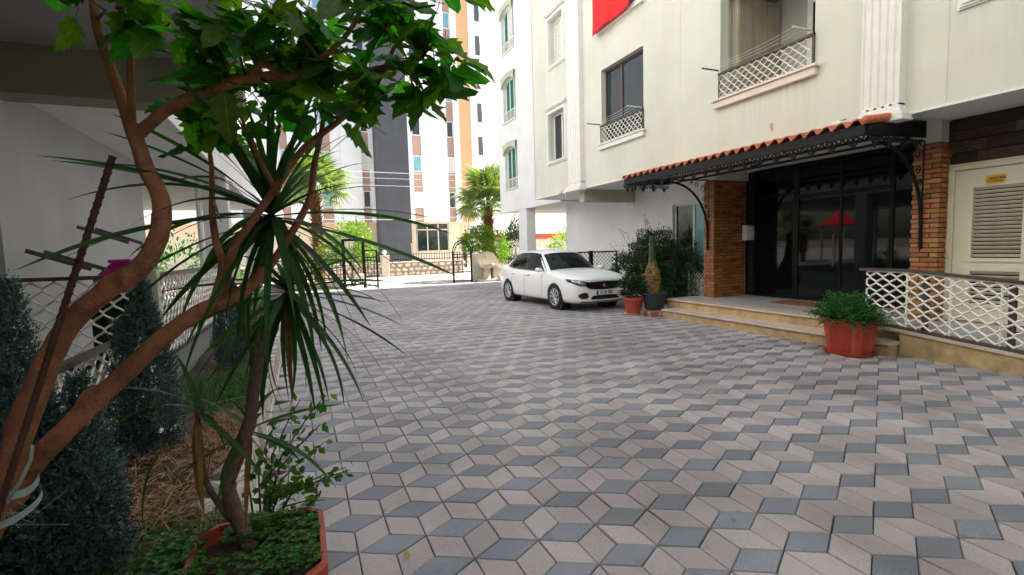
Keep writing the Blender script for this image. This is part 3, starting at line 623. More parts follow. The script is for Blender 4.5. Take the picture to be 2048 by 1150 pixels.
def cloud(blobs, n, L, W, seed=1, up_=.35, droop=0.):
    Vs = []; g = np.random.default_rng(seed); tot = sum(b[1][0]*b[1][1]+b[1][1]*b[1][2]+b[1][0]*b[1][2] for b in blobs)
    for i,(c,r) in enumerate(blobs):
        m = int(n*(r[0]*r[1]+r[1]*r[2]+r[0]*r[2])/tot); P, d = blob_points(m, c, r, .45, seed+i)
        D = d*.8 + g.normal(size=(m,3))*.6 + np.array([0,0,up_-droop]); N = g.normal(size=(m,3))*.6 + d*.5 + np.array([0,0,.8])
        Vs.append(leaf_quads(P, D, N, L*(.6+.8*g.random(m)), W*(.6+.8*g.random(m))))
    return np.concatenate(Vs)
def branches(parent, base, tips, r0=.02, r1=.004, mat_='barkgrey', name='stem', n=6):
    mb = MB()
    for i,t in enumerate(tips):
        b = Vector(base) + Vector((random.gauss(0,.04),random.gauss(0,.04),0)); t = Vector(t); m = (b+t)/2 + Vector((random.gauss(0,.06),random.gauss(0,.06),.05))
        mb.tube([b, (b+m)/2, m, (m+t)/2+Vector((0,0,.03)), t], [r0, r0*.85, (r0+r1)/2, r1*1.5, r1], n)
    return mb.build(name, mat_, parent, smooth=True)

# ================================================================== CAR
CS = .955
car = thing('parked_car', (0,0,0), 'white sedan parked facing the camera beside the potted plants', 'car')
fwd = Vector((.15,-2.6,0)).normalized(); ang = math.atan2(fwd.y, fwd.x)
lat = Vector((-fwd.y, fwd.x, 0))       # car's left
fr_c = Vector((5.60,10.42,0)) + lat*(.80*CS)
car.location = fr_c; car.rotation_euler = (0,0,ang); car.scale = (CS,)*3
ST = [ # x, half width, z bottom, z shoulder, z top, crown
 (.905,.46,.27,.66,.70,.01),(.89,.66,.23,.71,.755,.014),(.83,.775,.195,.75,.805,.022),(.70,.83,.175,.79,.855,.028),(.50,.868,.17,.835,.895,.03),(.22,.889,.17,.875,.935,.035),
 (-.10,.893,.17,.90,.965,.035),(-.42,.895,.17,.925,.985,.03),(-.9,.895,.17,.93,.96,.0),(-1.5,.897,.17,.95,.96,0),(-2.1,.897,.17,.965,.975,0),(-2.55,.893,.17,.985,1.0,0),
 (-2.9,.875,.18,1.01,1.05,.01),(-3.15,.845,.20,1.03,1.085,.015),(-3.38,.79,.23,1.02,1.085,.01),(-3.53,.70,.27,.97,1.055,.005),(-3.61,.58,.33,.88,.95,.0),(-3.64,.42,.42,.78,.83,0)]
rings = []
for x,hw,zb,zs,zt,cr in ST:
    e = 1 if -3.4 < x < .7 else .97
    half = [(0,zb),(hw*.55,zb),(hw*.86,zb+.01),(hw*.965,zb+.06),(hw*.99,zb+(zs-zb)*.25),(hw,zb+(zs-zb)*.5),(hw*.992,zb+(zs-zb)*.74),(hw*.965,zb+(zs-zb)*.93),(hw*.91,zs+(zt-zs)*.3),(hw*.72,zt-.005),(hw*.36,zt+cr*.7),(0,zt+cr)]
    rings.append([(x,-y,z) for y,z in half] + [(x,y,z) for y,z in half[-2:0:-1]])
mb = MB(); n = len(rings[0]); 
mb.add([p for r in rings for p in r], [(i*n+k,i*n+(k+1)%n,(i+1)*n+(k+1)%n,(i+1)*n+k) for i in range(len(rings)-1) for k in range(n)] + [tuple(range(n)), tuple((len(rings)-1)*n+k for k in range(n))[::-1]])
def finish(mb_, name, mat_, sub=2, cutters=()):
    me = mb_.mesh(name, mat_, fix=True); o = bpy.data.objects.new(name, me); COL.objects.link(o)
    if sub: md = o.modifiers.new('s','SUBSURF'); md.levels = sub; md.render_levels = sub
    cs = []
    for c in cutters:
        co = bpy.data.objects.new('cut', c); COL.objects.link(co); cs.append(co)
        md = o.modifiers.new('b','BOOLEAN'); md.operation = 'DIFFERENCE'; md.object = co; md.solver = 'EXACT'
    bpy.context.view_layer.update()
    me2 = bpy.data.meshes.new_from_object(o.evaluated_get(bpy.context.evaluated_depsgraph_get()))
    bpy.data.objects.remove(o)
    for co in cs: bpy.data.objects.remove(co)
    me2.name = name; me2.shade_smooth(); me2.set_sharp_from_angle(angle=R(38)); return me2
cuts = []
for xa in (0,-2.64):
    for sgn in (-1,1):
        cm = MB().lathe([(.355,-.2),(.355,.2)], (xa,sgn*.83,.315), 28, axis='y').mesh('cut','carblack',fix=True); cuts.append(cm)
plain = finish(mb, 'body_plain', 'carwhite', 2)
bvh_bm = bmesh.new(); bvh_bm.from_mesh(plain); BV = BVHTree.FromBMesh(bvh_bm)
body = finish(mb, 'body', 'carwhite', 2, cuts)
def cpart(name, me, parent=car):
    o = bpy.data.objects.new(name, me); COL.objects.link(o); o.parent = parent; return o
body_o = cpart('body', body)
ww = MB()
for xa in (0,-2.64):
    for sgn in (-1,1): cpart('wheel_arch_liner', MB().lathe([(.37,-.0),(.37,.26)] if sgn < 0 else [(.37,-.26),(.37,0)], (xa,sgn*.86,.315), 24, axis='y').mesh('wheel_arch_liner','carblack',fix=True))
# greenhouse: belt line to roof line
PB = [(-.27,0,.985),(-.31,.42,.965),(-.47,.735,.925),(-1.0,.80,.945),(-1.56,.812,.965),(-2.2,.80,.985),(-2.78,.755,1.02),(-3.08,.60,1.07),(-3.14,0,1.10)]
QB = [(-1.02,0,1.455),(-1.04,.34,1.445),(-1.13,.565,1.41),(-1.32,.60,1.435),(-1.68,.607,1.448),(-2.12,.59,1.43),(-2.44,.545,1.395),(-2.52,.36,1.41),(-2.54,0,1.42)]
def cr(P, u):
    u = min(max(u,0),len(P)-1-1e-6); i = int(u); t = u-i; a = P[max(i-1,0)] if i else (P[1][0],-P[1][1],P[1][2]); b, c = P[i], P[i+1]; d = P[i+2] if i+2 < len(P) else (P[-2][0],-P[-2][1],P[-2][2])
    return Vector([.5*((2*b[k]) + (-a[k]+c[k])*t + (2*a[k]-5*b[k]+4*c[k]-d[k])*t*t + (-a[k]+3*b[k]-3*c[k]+d[k])*t**3) for k in range(3)])
def gh(u, v, s=1, off=0):
    us = abs(u); p, q = cr(PB, us), cr(QB, us); w_ = p.lerp(q, v); m = 4*v*(1-v)
    out = Vector((0,1,.35)) if 2.2 < us < 6 else Vector(((1 if us <= 2.2 else -1)*.8, .35*min(us/2.2,1) if us <= 2.2 else .3*(8-us)/2, .8))
    out.normalize(); w_ = w_ + out*(.028*m + off)
    return (w_.x, w_.y*s, w_.z)
gm = MB()
us = [i*.25 for i in range(33)]
for s in (1,-1): gm.grid([[gh(u,v,s) for v in (0,.12,.25,.4,.55,.7,.85,1)] for u in us], flip=(s<0))
R1 = [[(cr(QB,u).x*(1-t) + (-1.76)*t if False else cr(QB,u).x, cr(QB,u).y*(1-2*t), cr(QB,u).z + .072*math.sin(PI*t)*min(1,(cr(QB,u).y/.5))*(1-((cr(QB,u).x+1.76)/.80)**2*.6)) for t in [i/10 for i in range(11)]] for u in [i*.25 for i in range(0,33)]]
gm.grid(R1)
gmesh = gm.mesh('roof','carwhite',fix=True,smooth=True); gmesh.set_sharp_from_angle(angle=R(50)); roof_o = cpart('roof', gmesh)
def gpatch(name, mat_, u0,u1,v0,v1,s,off=.004,nu=8,nv=5,slant0=0,slant1=0):
    P = [[gh(u0+(u1-u0)*i/nu + slant0*(1-i/nu)*(v0+(v1-v0)*j/nv) + slant1*(i/nu)*(v0+(v1-v0)*j/nv), v0+(v1-v0)*j/nv, s, off) for j in range(nv+1)] for i in range(nu+1)]
    return cpart(name, MB().grid(P, flip=(s<0)).mesh(name, mat_, smooth=True), roof_o)
Pw = [[gh(abs(u), .02+.86*j/6, 1 if u >= 0 else -1, .005) for j in range(7)] for u in [(-1.86+3.72*i/16) for i in range(17)]]
cpart('windshield', MB().grid(Pw).mesh('windshield','carglass',smooth=True,fix=True), roof_o)
Pw = [[gh(abs(u), .06+.86*j/6, 1 if u >= 8 else -1, .005) for j in range(7)] for u in [6.75+.25*i/1 if False else 6.9+2.2*i/16 for i in range(17)]]
Pw = [[gh(u if u <= 8 else 16-u, .06+.86*j/6, 1 if u <= 8 else -1, .005) for j in range(7)] for u in [6.95+2.1*i/16 for i in range(17)]]
cpart('rear_window', MB().grid(Pw).mesh('rear_window','carglass',smooth=True,fix=True), roof_o)
for s in (1,-1):
    gpatch('window_trim','cartrim',2.16,6.05,.0,.95,s,.003,16,5,0,-.25)
    gpatch('side_window','carglass',2.34,3.93,.05,.89,s,.006,10,5,.06,0)
    gpatch('side_window','carglass',4.10,5.10,.05,.89,s,.006,8,5)
    gpatch('side_window','carglass',5.17,5.85,.06,.80,s,.006,8,5,0,-.55)
def proj(name, poly, mat_, axis='x', off=.006, s=1, parent=body_o, nu=14, nv=5, x0=2.0):
    """patch lying on the body: poly gives lower and upper edge curves sampled together"""
    P = []
    lo, hi = poly; m = len(lo)
    def samp(c, t):
        q = t*(m-1); i = min(int(q), m-2); f = q-i; return (c[i][0]*(1-f)+c[i+1][0]*f, c[i][1]*(1-f)+c[i+1][1]*f)
    for i in range(nu+1):
        row = []
        for j in range(nv+1):
            a, b = samp(lo, i/nu), samp(hi, i/nu); t = j/nv; p = (a[0]*(1-t)+b[0]*t, a[1]*(1-t)+b[1]*t)
            if axis == 'x':
                hit = BV.ray_cast(Vector((x0*s, p[0], p[1])), Vector((-s,0,0)))
            elif axis == 'z': hit = BV.ray_cast(Vector((p[0], p[1], 2)), Vector((0,0,-1)))
            else: hit = BV.ray_cast(Vector((p[0], 2*s, p[1])), Vector((0,-s,0)))
            if hit[0] is None: hit = (Vector((.8*s, p[0], p[1])) if axis == 'x' else Vector((p[0], .89*s, p[1])), Vector((1,0,0)))
            nn = hit[1]; nn = nn if nn.dot(Vector((1,0,0)) if axis == 'x' else Vector((0,s,0))) > -2 else nn
            row.append(tuple(hit[0] + nn*off))
        P.append(row)
    return cpart(name, MB().grid(P).mesh(name, mat_, smooth=True, fix=True), parent)
# front face: grille, lamps, intakes, plate
proj('grille', ([(-.56,.62),(-.45,.545),(-.2,.515),(.2,.515),(.45,.545),(.56,.62)], [(-.58,.695),(-.45,.705),(-.2,.712),(.2,.712),(.45,.705),(.58,.695)]), 'carblack')
for s in (-1,1):
    hl = proj('headlight', ([(s*.46,.64),(s*.60,.615),(s*.74,.64),(s*.835,.72)], [(s*.46,.70),(s*.60,.735),(s*.74,.765),(s*.835,.785)]), 'cartrim', off=.008)
    proj('headlight_lens', ([(s*.53,.645),(s*.62,.635),(s*.72,.66),(s*.80,.72)], [(s*.53,.695),(s*.62,.72),(s*.72,.742),(s*.80,.76)]), 'lamp', off=.012, parent=hl, nu=8)
    proj('fog_recess', ([(s*.47,.345),(s*.53,.315),(s*.66,.315),(s*.73,.37)], [(s*.49,.43),(s*.55,.465),(s*.66,.455),(s*.735,.41)]), 'carblack', off=.006, nu=8)
proj('lower_intake', ([(-.42,.30),(-.38,.285),(0,.28),(.38,.285),(.42,.30)], [(-.38,.355),(-.35,.375),(0,.385),(.35,.375),(.38,.355)]), 'carblack')
proj('hood_seam', ([(-.60,.745),(-.4,.732),(0,.722),(.4,.732),(.60,.745)], [(-.60,.75),(-.4,.737),(0,.727),(.4,.737),(.60,.75)]), 'carblack', off=.002, nu=20, nv=1)
proj('lip', ([(-.66,.215),(0,.222),(.66,.215)], [(-.67,.245),(0,.24),(.67,.245)]), 'carblack', off=.004)
for s in (-1,1):
    proj('tail_light', ([(s*.50,.80),(s*.78,.80)], [(s*.52,.92),(s*.80,.93)]), 'taillight', off=.006, s=-1, nu=6, x0=4.5)
    for x in (-.62,-1.58,-2.35): proj('door_seam', ([(x-.006,.24),(x+.006,.24)], [(x-.006,.915),(x+.006,.915)]), 'carblack', axis='y', off=.0015, s=s, nu=1, nv=8)
    proj('sill_trim', ([(-2.22,.195),(-.42,.195)], [(-2.22,.225),(-.42,.225)]), 'carblack', axis='y', off=.004, s=s, nu=8, nv=1); proj('handle_shadow', ([(-1.50,.80),(-1.27,.80)], [(-1.50,.83),(-1.27,.83)]), 'steel', axis='y', off=.002, s=s, nu=3, nv=1); proj('handle_shadow', ([(-2.42,.81),(-2.19,.81)], [(-2.42,.84),(-2.19,.84)]), 'steel', axis='y', off=.002, s=s, nu=3, nv=1)  # grey patches paint the shadow under each door handle
    for x in (-1.38,-2.30): cpart('door_handle', MB().cbox(x-.085,x+.085,s*.885-.02,s*.885+.028,.815,.842,.008).mesh('door_handle','chrome' if False else 'carwhite'), body_o)
    mr = cpart('wing_mirror', finish(MB().add([(-.66,s*.85,.90),(-.46,s*.85,.90),(-.42,s*1.10,.92),(-.62,s*1.13,.91),(-.68,s*.86,1.02),(-.52,s*.86,1.05),(-.50,s*1.10,1.08),(-.65,s*1.13,1.06)], [(0,1,2,3),(4,7,6,5),(0,4,5,1),(1,5,6,2),(2,6,7,3),(3,7,4,0)]), 'wing_mirror', 'carwhite', 2))
    cpart('mirror_base', MB().cbox(-.60,-.50,s*.80-.03,s*.80+.09,.895,.92,.008).mesh('mirror_base','carblack'), mr)
# round badge
hit = BV.ray_cast(Vector((2,0,.615)), Vector((-1,0,0))); bx = hit[0].x
bd = cpart('badge', MB().lathe([(.048,0),(.048,.012),(.040,.016)], (bx,0,.615), 20, axis='x').mesh('badge','chrome',fix=True), body_o)
cpart('badge_disc', MB().lathe([(.039,.0),(.039,.019)], (bx,0,.615), 20, axis='x').mesh('badge_disc','badge',fix=True), bd)
for k in range(-1,3): cpart('badge_bar', MB().box(bx+.019,bx+.021,-.028+.015*k+.006,-.022+.015*k+.006,.595,.635).mesh('badge_bar','chrome'), bd)
hit = BV.ray_cast(Vector((2,0,.445)), Vector((-1,0,0))); bx = hit[0].x+.012
plt_ = cpart('number_plate', MB().cbox(bx-.004,bx+.008,-.26,.26,.390,.500,.003).mesh('number_plate','plate'), body_o)
cpart('plate_border', MB().box(bx+.0075,bx+.0086,-.257,.257,.392,.395).box(bx+.0075,bx+.0086,-.257,.257,.495,.498).box(bx+.0075,bx+.0086,-.257,-.253,.392,.498).box(bx+.0075,bx+.0086,.253,.257,.392,.498).mesh('plate_border','carblack'), plt_)
cpart('plate_band', MB().box(bx+.0082,bx+.0092,-.253,-.205,.395,.495).mesh('plate_band','plateblue'), plt_)
tmx = text_mesh('33 HP 808', .105, bold=.002); tmx.materials.clear(); tmx.materials.append(MT['ink']); to = cpart('lettering', tmx, plt_); to.location = (bx+.0095,.025,.444); to.rotation_euler = (PI/2,0,PI/2); to.scale = (.80,1,1)
# cabin seats seen through glass: dashboard line
cpart('wiper', MB().tube([(-.30,.45,.985),(-.36,.0,1.015)], .008, 5).tube([(-.30,-.1,.99),(-.38,-.5,1.005)], .008, 5).mesh('wiper','carblack'), roof_o)
# wheels
wt = MB().lathe([(.20,-.09),(.285,-.10),(.312,-.085),(.318,-.04),(.318,.04),(.312,.085),(.285,.10),(.20,.09)], (0,0,0), 36, axis='y').mesh('tyre','tyre',fix=True,smooth=True)
wb = MB().lathe([(.205,.02),(.205,.05),(.02,.05)], (0,0,0), 28, axis='y').mesh('rim_back','carblack',fix=True)
rmb = MB().lathe([(.200,.06),(.222,.085),(.212,.098),(.192,.088),(.188,.06)], (0,0,0), 32, axis='y', cap=False); rmb.lathe([(.052,.06),(.052,.094),(.03,.104),(.001,.104)], (0,0,0), 20, axis='y')
for k in range(9):
    for dd in (-.13,.13):
        a = 2*PI*k/9; p0 = (.045*math.cos(a),.085,.045*math.sin(a)); p1 = (.195*math.cos(a+dd),.085,.195*math.sin(a+dd)); rmb.tube([p0,((p0[0]+p1[0])/2,.095,(p0[2]+p1[2])/2),p1], [.016,.012,.012], 6)
wr = rmb.mesh('rim','hubcap',fix=True,smooth=True); wr.set_sharp_from_angle(angle=R(40))
for xa in (0,-2.64):
    for s in (-1,1):
        wh = bpy.data.objects.new('wheel', None); COL.objects.link(wh); wh.parent = car; wh.location = (xa, s*.79, .318); wh.rotation_euler = (0,0,0 if s > 0 else PI)
        for nm, me in (('tyre',wt),('rim',wr),('rim_backing',wb)): cpart(nm, me, wh)

# ================================================================== POTS AND PLANTS BY THE STEPS
def oct_ring(cx, cy, a, b, c, z):      # chamfered rectangle
    return [(cx-a+c,cy-b,z),(cx+a-c,cy-b,z),(cx+a,cy-b+c,z),(cx+a,cy+b-c,z),(cx+a-c,cy+b,z),(cx-a+c,cy+b,z),(cx-a,cy+b-c,z),(cx-a,cy-b+c,z)]
def loft(mb, rs, closed_top=False, mi=0):
    n = len(rs[0]); mb.add([p for r in rs for p in r], [(i*n+k,i*n+(k+1)%n,(i+1)*n+(k+1)%n,(i+1)*n+k) for i in range(len(rs)-1) for k in range(n)] + [tuple(range(n))[::-1]] + ([tuple((len(rs)-1)*n+k for k in range(n))] if closed_top else []), mi)
def oct_pot(t, cx, cy, a, b, z0, h, ribs=True, tray=True):
    m = MB(); zz = z0 + (.03 if tray else 0)
    rs = [oct_ring(cx,cy,a*.78,b*.78,a*.24,zz), oct_ring(cx,cy,a*.93,b*.93,a*.27,zz+h*.80), oct_ring(cx,cy,a*.93,b*.93,a*.27,zz+h*.81), oct_ring(cx,cy,a,b,a*.29,zz+h*.82), oct_ring(cx,cy,a*1.01,b*1.01,a*.29,zz+h*.98), oct_ring(cx,cy,a*.985,b*.985,a*.285,zz+h), oct_ring(cx,cy,a*.92,b*.92,a*.26,zz+h), oct_ring(cx,cy,a*.90,b*.90,a*.26,zz+h*.80)]
    loft(m, rs); po = m.build('pot', 'redpot', t)
    if ribs:
        rb = MB()
        for s in (-1,1):
            for k in range(13):
                u = -.55+1.1*k/12
                x0, x1 = cx+u*a*.78*1.0, cx+u*a*.93; rb.tube([(x0,cy+s*(b*.78+.002),zz+.01),(x1,cy+s*(b*.93+.002),zz+h*.78)], .006, 4)
                y0, y1 = cy+u*b*.78, cy+u*b*.93; rb.tube([(cx+s*(a*.78+.002),y0,zz+.01),(cx+s*(a*.93+.002),y1,zz+h*.78)], .006, 4)
        rb.build('rib', 'redpot', po)
    if tray:
        tr = MB(); loft(tr, [oct_ring(cx,cy,a*.84,b*.84,a*.25,z0+.002), oct_ring(cx,cy,a*.96,b*.96,a*.28,z0+.045), oct_ring(cx,cy,a*.93,b*.93,a*.27,z0+.046), oct_ring(cx,cy,a*.82,b*.82,a*.24,z0+.012)], True); tr.build('saucer', 'redpot', t)
    MB().add(oct_ring(cx,cy,a*.905,b*.905,a*.26,zz+h*.86), [tuple(range(8))]).build('soil', 'soil', t)
    return zz + h
# fern planter in front of the railing
t = thing('potted_fern', (6.52,4.13,0), 'large ribbed red plastic planter of feathery green fern at the railing', 'potted plant', rotz=0)
zt = oct_pot(t, 6.52, 4.13, .215, .28, 0, .44)
g_ = np.random.default_rng(3); Vs = []
for i in range(150):
    a = g_.random()*2*PI; rr_ = math.sqrt(g_.random()); b0 = np.array([6.52+.17*rr_*math.cos(a), 4.13+.25*rr_*math.sin(a), zt-.05])
    out = np.array([math.cos(a)*.55*rr_, math.sin(a)*.75*rr_, .75-.35*rr_]) + g_.normal(size=3)*.12; ln = .20+.20*g_.random()
    n = 16; ts = np.linspace(.15,1,n); P = b0 + out*ts[:,None]*ln/np.linalg.norm(out)*1.0 - np.array([0,0,1])*(ts**2)[:,None]*(.05+.16*rr_*g_.random())
    T = unit(np.gradient(P, axis=0)); side = unit(np.cross(T, [0,0,1.])); 
    for s in (-1,1):
        for _ in range(2):
            D = side*s + T*.5 + g_.normal(size=(n,3))*.35; Vs.append(leaf_quads(P+g_.normal(size=(n,3))*.006, D, np.tile([0,0,1.],(n,1))+g_.normal(size=(n,3))*.4, .035*(1.15-ts)+.012, np.full(n,.014)))
Vs.append(cloud([((6.50,4.15,.60),(.25,.33,.20)),((6.46,4.05,.54),(.27,.30,.14)),((6.52,4.28,.56),(.24,.28,.16))], 7000, .030, .014, 77))
leafmesh('foliage', np.concatenate(Vs), 'fern', t)
# red round pot with a shrub, next to the car
t = thing('potted_shrub', (6.52,8.68,0), 'round red plastic pot with a dark leafy shrub beside the car', 'potted plant')
MB().lathe([(.15,.03),(.155,.03),(.20,.30),(.20,.31),(.235,.315),(.238,.375),(.22,.38),(.205,.37),(.195,.33)], (6.52,8.68,0), 28).build('pot', 'redpot', t, smooth=False, auto=40)
MB().lathe([(.17,.004),(.205,.035),(.195,.035),(.16,.012)], (6.52,8.68,0), 24).build('saucer', 'creamsill', t, auto=40)
MB().lathe([(.01,.335),(.2,.335)], (6.52,8.68,0), 20).build('soil', 'soil', t)
branches(t, (6.52,8.68,.33), [(6.52+random.gauss(0,.15),8.68+random.gauss(0,.15),random.uniform(.5,.75)) for _ in range(8)], .008, .003)
leafmesh('foliage', cloud([((6.50,8.68,.56),(.24,.24,.18)),((6.44,8.72,.70),(.16,.16,.10)),((6.60,8.66,.62),(.18,.18,.15))], 900, .085, .034, 5), 'bushdark', t)
# dark pot with an old corky cactus on bricks
t = thing('potted_cactus', (6.86,8.42,.12), 'dark grey plastic pot with an old corky brown cactus', 'potted plant')
MB().lathe([(.19,0),(.195,0),(.245,.30),(.245,.31),(.285,.315),(.288,.345),(.27,.35),(.25,.34),(.235,.28)], (6.86,8.42,.125), 30).build('pot', 'greypot', t, auto=40)
MB().lathe([(.01,.30),(.245,.30)], (6.86,8.42,.125), 20).build('soil', 'soil', t)
def lumpy(name, pts, rad, mat_, parent, n=16, amp=.16, seed=1):
    g = random.Random(seed); P, rr_ = [], []
    for i in range(len(pts)-1):
        for k in range(5): t_ = k/5; P.append(Vector(pts[i]).lerp(Vector(pts[i+1]), t_)); rr_.append(rad[i]*(1-t_)+rad[i+1]*t_)
    P.append(Vector(pts[-1])); rr_.append(rad[-1]); v = []
    for i,(p,r) in enumerate(zip(P,rr_)):
        for k in range(n): a = 2*PI*k/n; q = r*(1+amp*math.cos(a*5+i*.15)+g.uniform(-amp,amp)*.8); v.append((p.x+q*math.cos(a), p.y+q*math.sin(a), p.z+g.uniform(-.008,.008)))
    m = len(P); return MB().add(v, [(i*n+k,i*n+(k+1)%n,(i+1)*n+(k+1)%n,(i+1)*n+k) for i in range(m-1) for k in range(n)]+[tuple((m-1)*n+k for k in range(n))]).build(name, mat_, parent)
lumpy('corky_stem', [(6.86,8.42,.40),(6.85,8.42,.60),(6.83,8.43,.78),(6.83,8.44,.92),(6.83,8.44,1.12)], [.10,.12,.15,.14,.075], 'cactus', t, seed=3)
for k,(dx,dy,z0,z1,r_) in enumerate(((-.13,.03,.98,.74,.05),(.12,-.06,.92,.62,.045),(-.08,-.11,.95,.70,.05),(.06,.12,.9,.66,.045),(-.16,.08,.9,.8,.05))): lumpy('corky_lobe', [(6.83+dx*.6,8.43+dy*.6,z0),(6.83+dx,8.43+dy,(z0+z1)/2),(6.84+dx*.9,8.43+dy*.9,z1)], [r_*.6,r_,r_*.4], 'cactus', t, 10, .2, 10+k)
lumpy('green_stem', [(6.83,8.44,1.08),(6.82,8.44,1.26),(6.81,8.44,1.40)], [.078,.062,.05], 'cactusgreen', t, 12, .12, 5); lumpy('green_stem', [(6.81,8.44,1.36),(6.81,8.44,1.50),(6.81,8.44,1.64),(6.81,8.44,1.67)], [.05,.048,.042,.02], 'cactusgreen', t, 12, .12, 6)
t = thing('brick_stack', (6.72,8.25,0), 'low stack of broken bricks under the dark cactus pot', 'bricks')
rb_ = MB().cbox(-.5,.5,-.5,.5,-.5,.5,.05).mesh('brick','rubble')
for (x,y,z,l,w_,h,a) in ((6.6,8.14,.03,.2,.12,.055,.1),(6.78,8.06,.03,.19,.1,.055,-.05),(6.6,8.36,.03,.22,.12,.055,.06),(6.86,8.3,.03,.24,.2,.055,.0),(7.0,8.5,.03,.2,.2,.055,.1),(6.62,8.16,.09,.22,.12,.055,-.06),(6.8,8.08,.09,.17,.11,.055,.12),(6.65,8.42,.09,.22,.14,.055,.02),(6.9,8.32,.09,.22,.2,.055,-.02),(6.98,8.55,.09,.2,.2,.055,.05)):
    place('brick', rb_, (x,y,z), (random.gauss(0,.02),random.gauss(0,.02),a), (l,w_,h), t)
# big dark shrub against the wall
t = thing('wall_shrub', (8.3,9.9,0), 'large dark straggly shrub growing against the white wall by the window', 'shrub')
tips = [(8.3+random.gauss(0,.35),10.2+random.gauss(0,.55),random.uniform(1.1,1.9)) for _ in range(16)] + [(8.25,11.6,1.95),(8.2,11.2,1.75),(8.4,10.7,2.3),(8.4,10.6,2.1),(8.3,10.35,2.0),(8.4,10.1,2.05),(8.1,11.9,1.55)]
branches(t, (8.4,10.0,0), tips, .018, .004, 'twig')
V1 = cloud([((8.35,9.75,.85),(.5,.75,.75)),((8.3,10.5,.80),(.5,.75,.75)),((8.45,9.2,.75),(.4,.5,.7)),((8.3,10.2,1.45),(.40,.70,.40)),((8.2,11.2,.75),(.4,.5,.6)),((8.35,9.9,.5),(.35,.9,.5))], 22000, .075, .028, 11)
g_ = np.random.default_rng(5); ex = []
for tp in tips[16:]:
    b0 = np.array([8.4,10.3,1.3]); tp = np.array(tp); m = 26; ts = g_.random(m); P = b0+(tp-b0)*ts[:,None]+g_.normal(size=(m,3))*.035; ex.append(leaf_quads(P, g_.normal(size=(m,3)), g_.normal(size=(m,3)), np.full(m,.05), np.full(m,.024)))
leafmesh('foliage', np.concatenate([V1]+ex), 'bushdark', t)
# trellis panels
t = thing('trellis_panel', (7.9,12.3,0), 'black framed trellis panel standing in front of the white wall', 'trellis')
MB().box(6.9,8.66,12.28,12.32,1.29,1.33).box(6.9,8.66,12.28,12.32,.74,.78).box(8.62,8.66,12.28,12.32,.78,1.29).box(6.9,6.94,12.28,12.32,.78,1.29).box(7.70,7.80,12.26,12.34,0,1.35).box(8.61,8.67,12.27,12.33,0,.74).build('frame', 'black', t)
tr = MB()
for k in range(-5,20):
    for s in (1,-1):
        x = 6.94 + .12*k; p = [(x,.78),(x+s*.51,1.29)]
        q = [(max(min(a,8.62),6.94),b) for a,b in p]
        if s > 0: x0, x1 = x, x+.51
        else: x0, x1 = x, x-.51
        pts = []
        for i in range(11):
            xx = x0+(x1-x0)*i/10
            if 6.94 <= xx <= 8.62: pts.append((xx,12.30+.004*s,.78+.51*i/10))
        if len(pts) > 1: tr.tube(pts, .007, 4)
tr.build('lattice', 'steel', t)
t = thing('lattice_screen', (8.4,8.8,.2), 'small white diagonal lattice screen low beside the brick pier', 'trellis')
q = MB()
for k in range(-4,9):
    for s in (1,-1):
        pts = [(8.4+.004*s, 8.6+.085*k+(s*.5*i/10), .3+.5*i/10) for i in range(11)]; pts = [p for p in pts if 8.18 <= p[1] <= 9.05]
        if len(pts) > 1: q.tube(pts, .007, 4)
q.build('lattice', 'lattice', t); MB().box(8.39,8.42,8.16,8.19,.0,.85).box(8.39,8.42,9.05,9.08,0,.85).build('frame', 'lattice', t)
# ================================================================== LEFT BUILDING
LB = thing('apartment_building', (-2.36,5,0), 'white apartment building with olive beam and deep overhang behind the tree', 'building')
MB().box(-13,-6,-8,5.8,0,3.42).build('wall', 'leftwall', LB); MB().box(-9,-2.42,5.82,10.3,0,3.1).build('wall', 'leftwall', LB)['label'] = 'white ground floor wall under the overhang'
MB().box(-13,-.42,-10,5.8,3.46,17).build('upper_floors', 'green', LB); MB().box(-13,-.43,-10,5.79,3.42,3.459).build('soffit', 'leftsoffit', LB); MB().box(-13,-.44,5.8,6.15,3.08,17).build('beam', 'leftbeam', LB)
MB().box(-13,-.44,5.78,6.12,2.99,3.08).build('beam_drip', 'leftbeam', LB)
lw = wall_x(MB(), -1.3, 6.15, 20.1, 3.1, 17, [(a,a+1.3,b,b+1.5) for a in (8,12.3,16.5) for b in (4.0,6.8,9.6,12.4)], .2, face=1)
lw.add([(-13,20.1,3.1),(-1.3,20.1,3.1),(-1.3,20.1,17),(-13,20.1,17)], [(0,1,2,3)]).add([(-13,6.15,3.1),(-1.3,6.15,3.1),(-1.3,20.1,3.1),(-13,20.1,3.1)], [(0,3,2,1)]); lw.build('wall', 'white', LB)
MB().box(-13,-1.55,6.2,20.05,3.15,17).build('core', 'white', LB)
for a in (8,12.3,16.5):
    for b in (4.0,6.8,9.6,12.4):
        f = MB().box(-1.5,-1.45,a,a+.06,b,b+1.5).box(-1.5,-1.45,a+1.24,a+1.3,b,b+1.5).box(-1.5,-1.45,a+.62,a+.68,b,b+1.5).box(-1.5,-1.45,a,a+1.3,b,b+.06).box(-1.5,-1.45,a,a+1.3,b+1.44,b+1.5).build('window', 'stucco', LB); MB().box(-1.49,-1.485,a+.06,a+1.24,b+.06,b+1.44).build('pane', 'glasswin', f)
MB().box(-1.75,-1.3,11.6,12.0,0,3.1).build('column', 'white', LB); MB().box(-1.75,-1.3,19.6,20.05,0,3.1).build('column', 'white', LB); MB().box(-6.6,-6.2,11.6,12,0,3.1).build('column', 'white', LB)
MB().tube([(-1.80,11.55,0),(-1.80,11.55,3.1)], .05, 10).build('downpipe', 'stucco', LB, smooth=True)
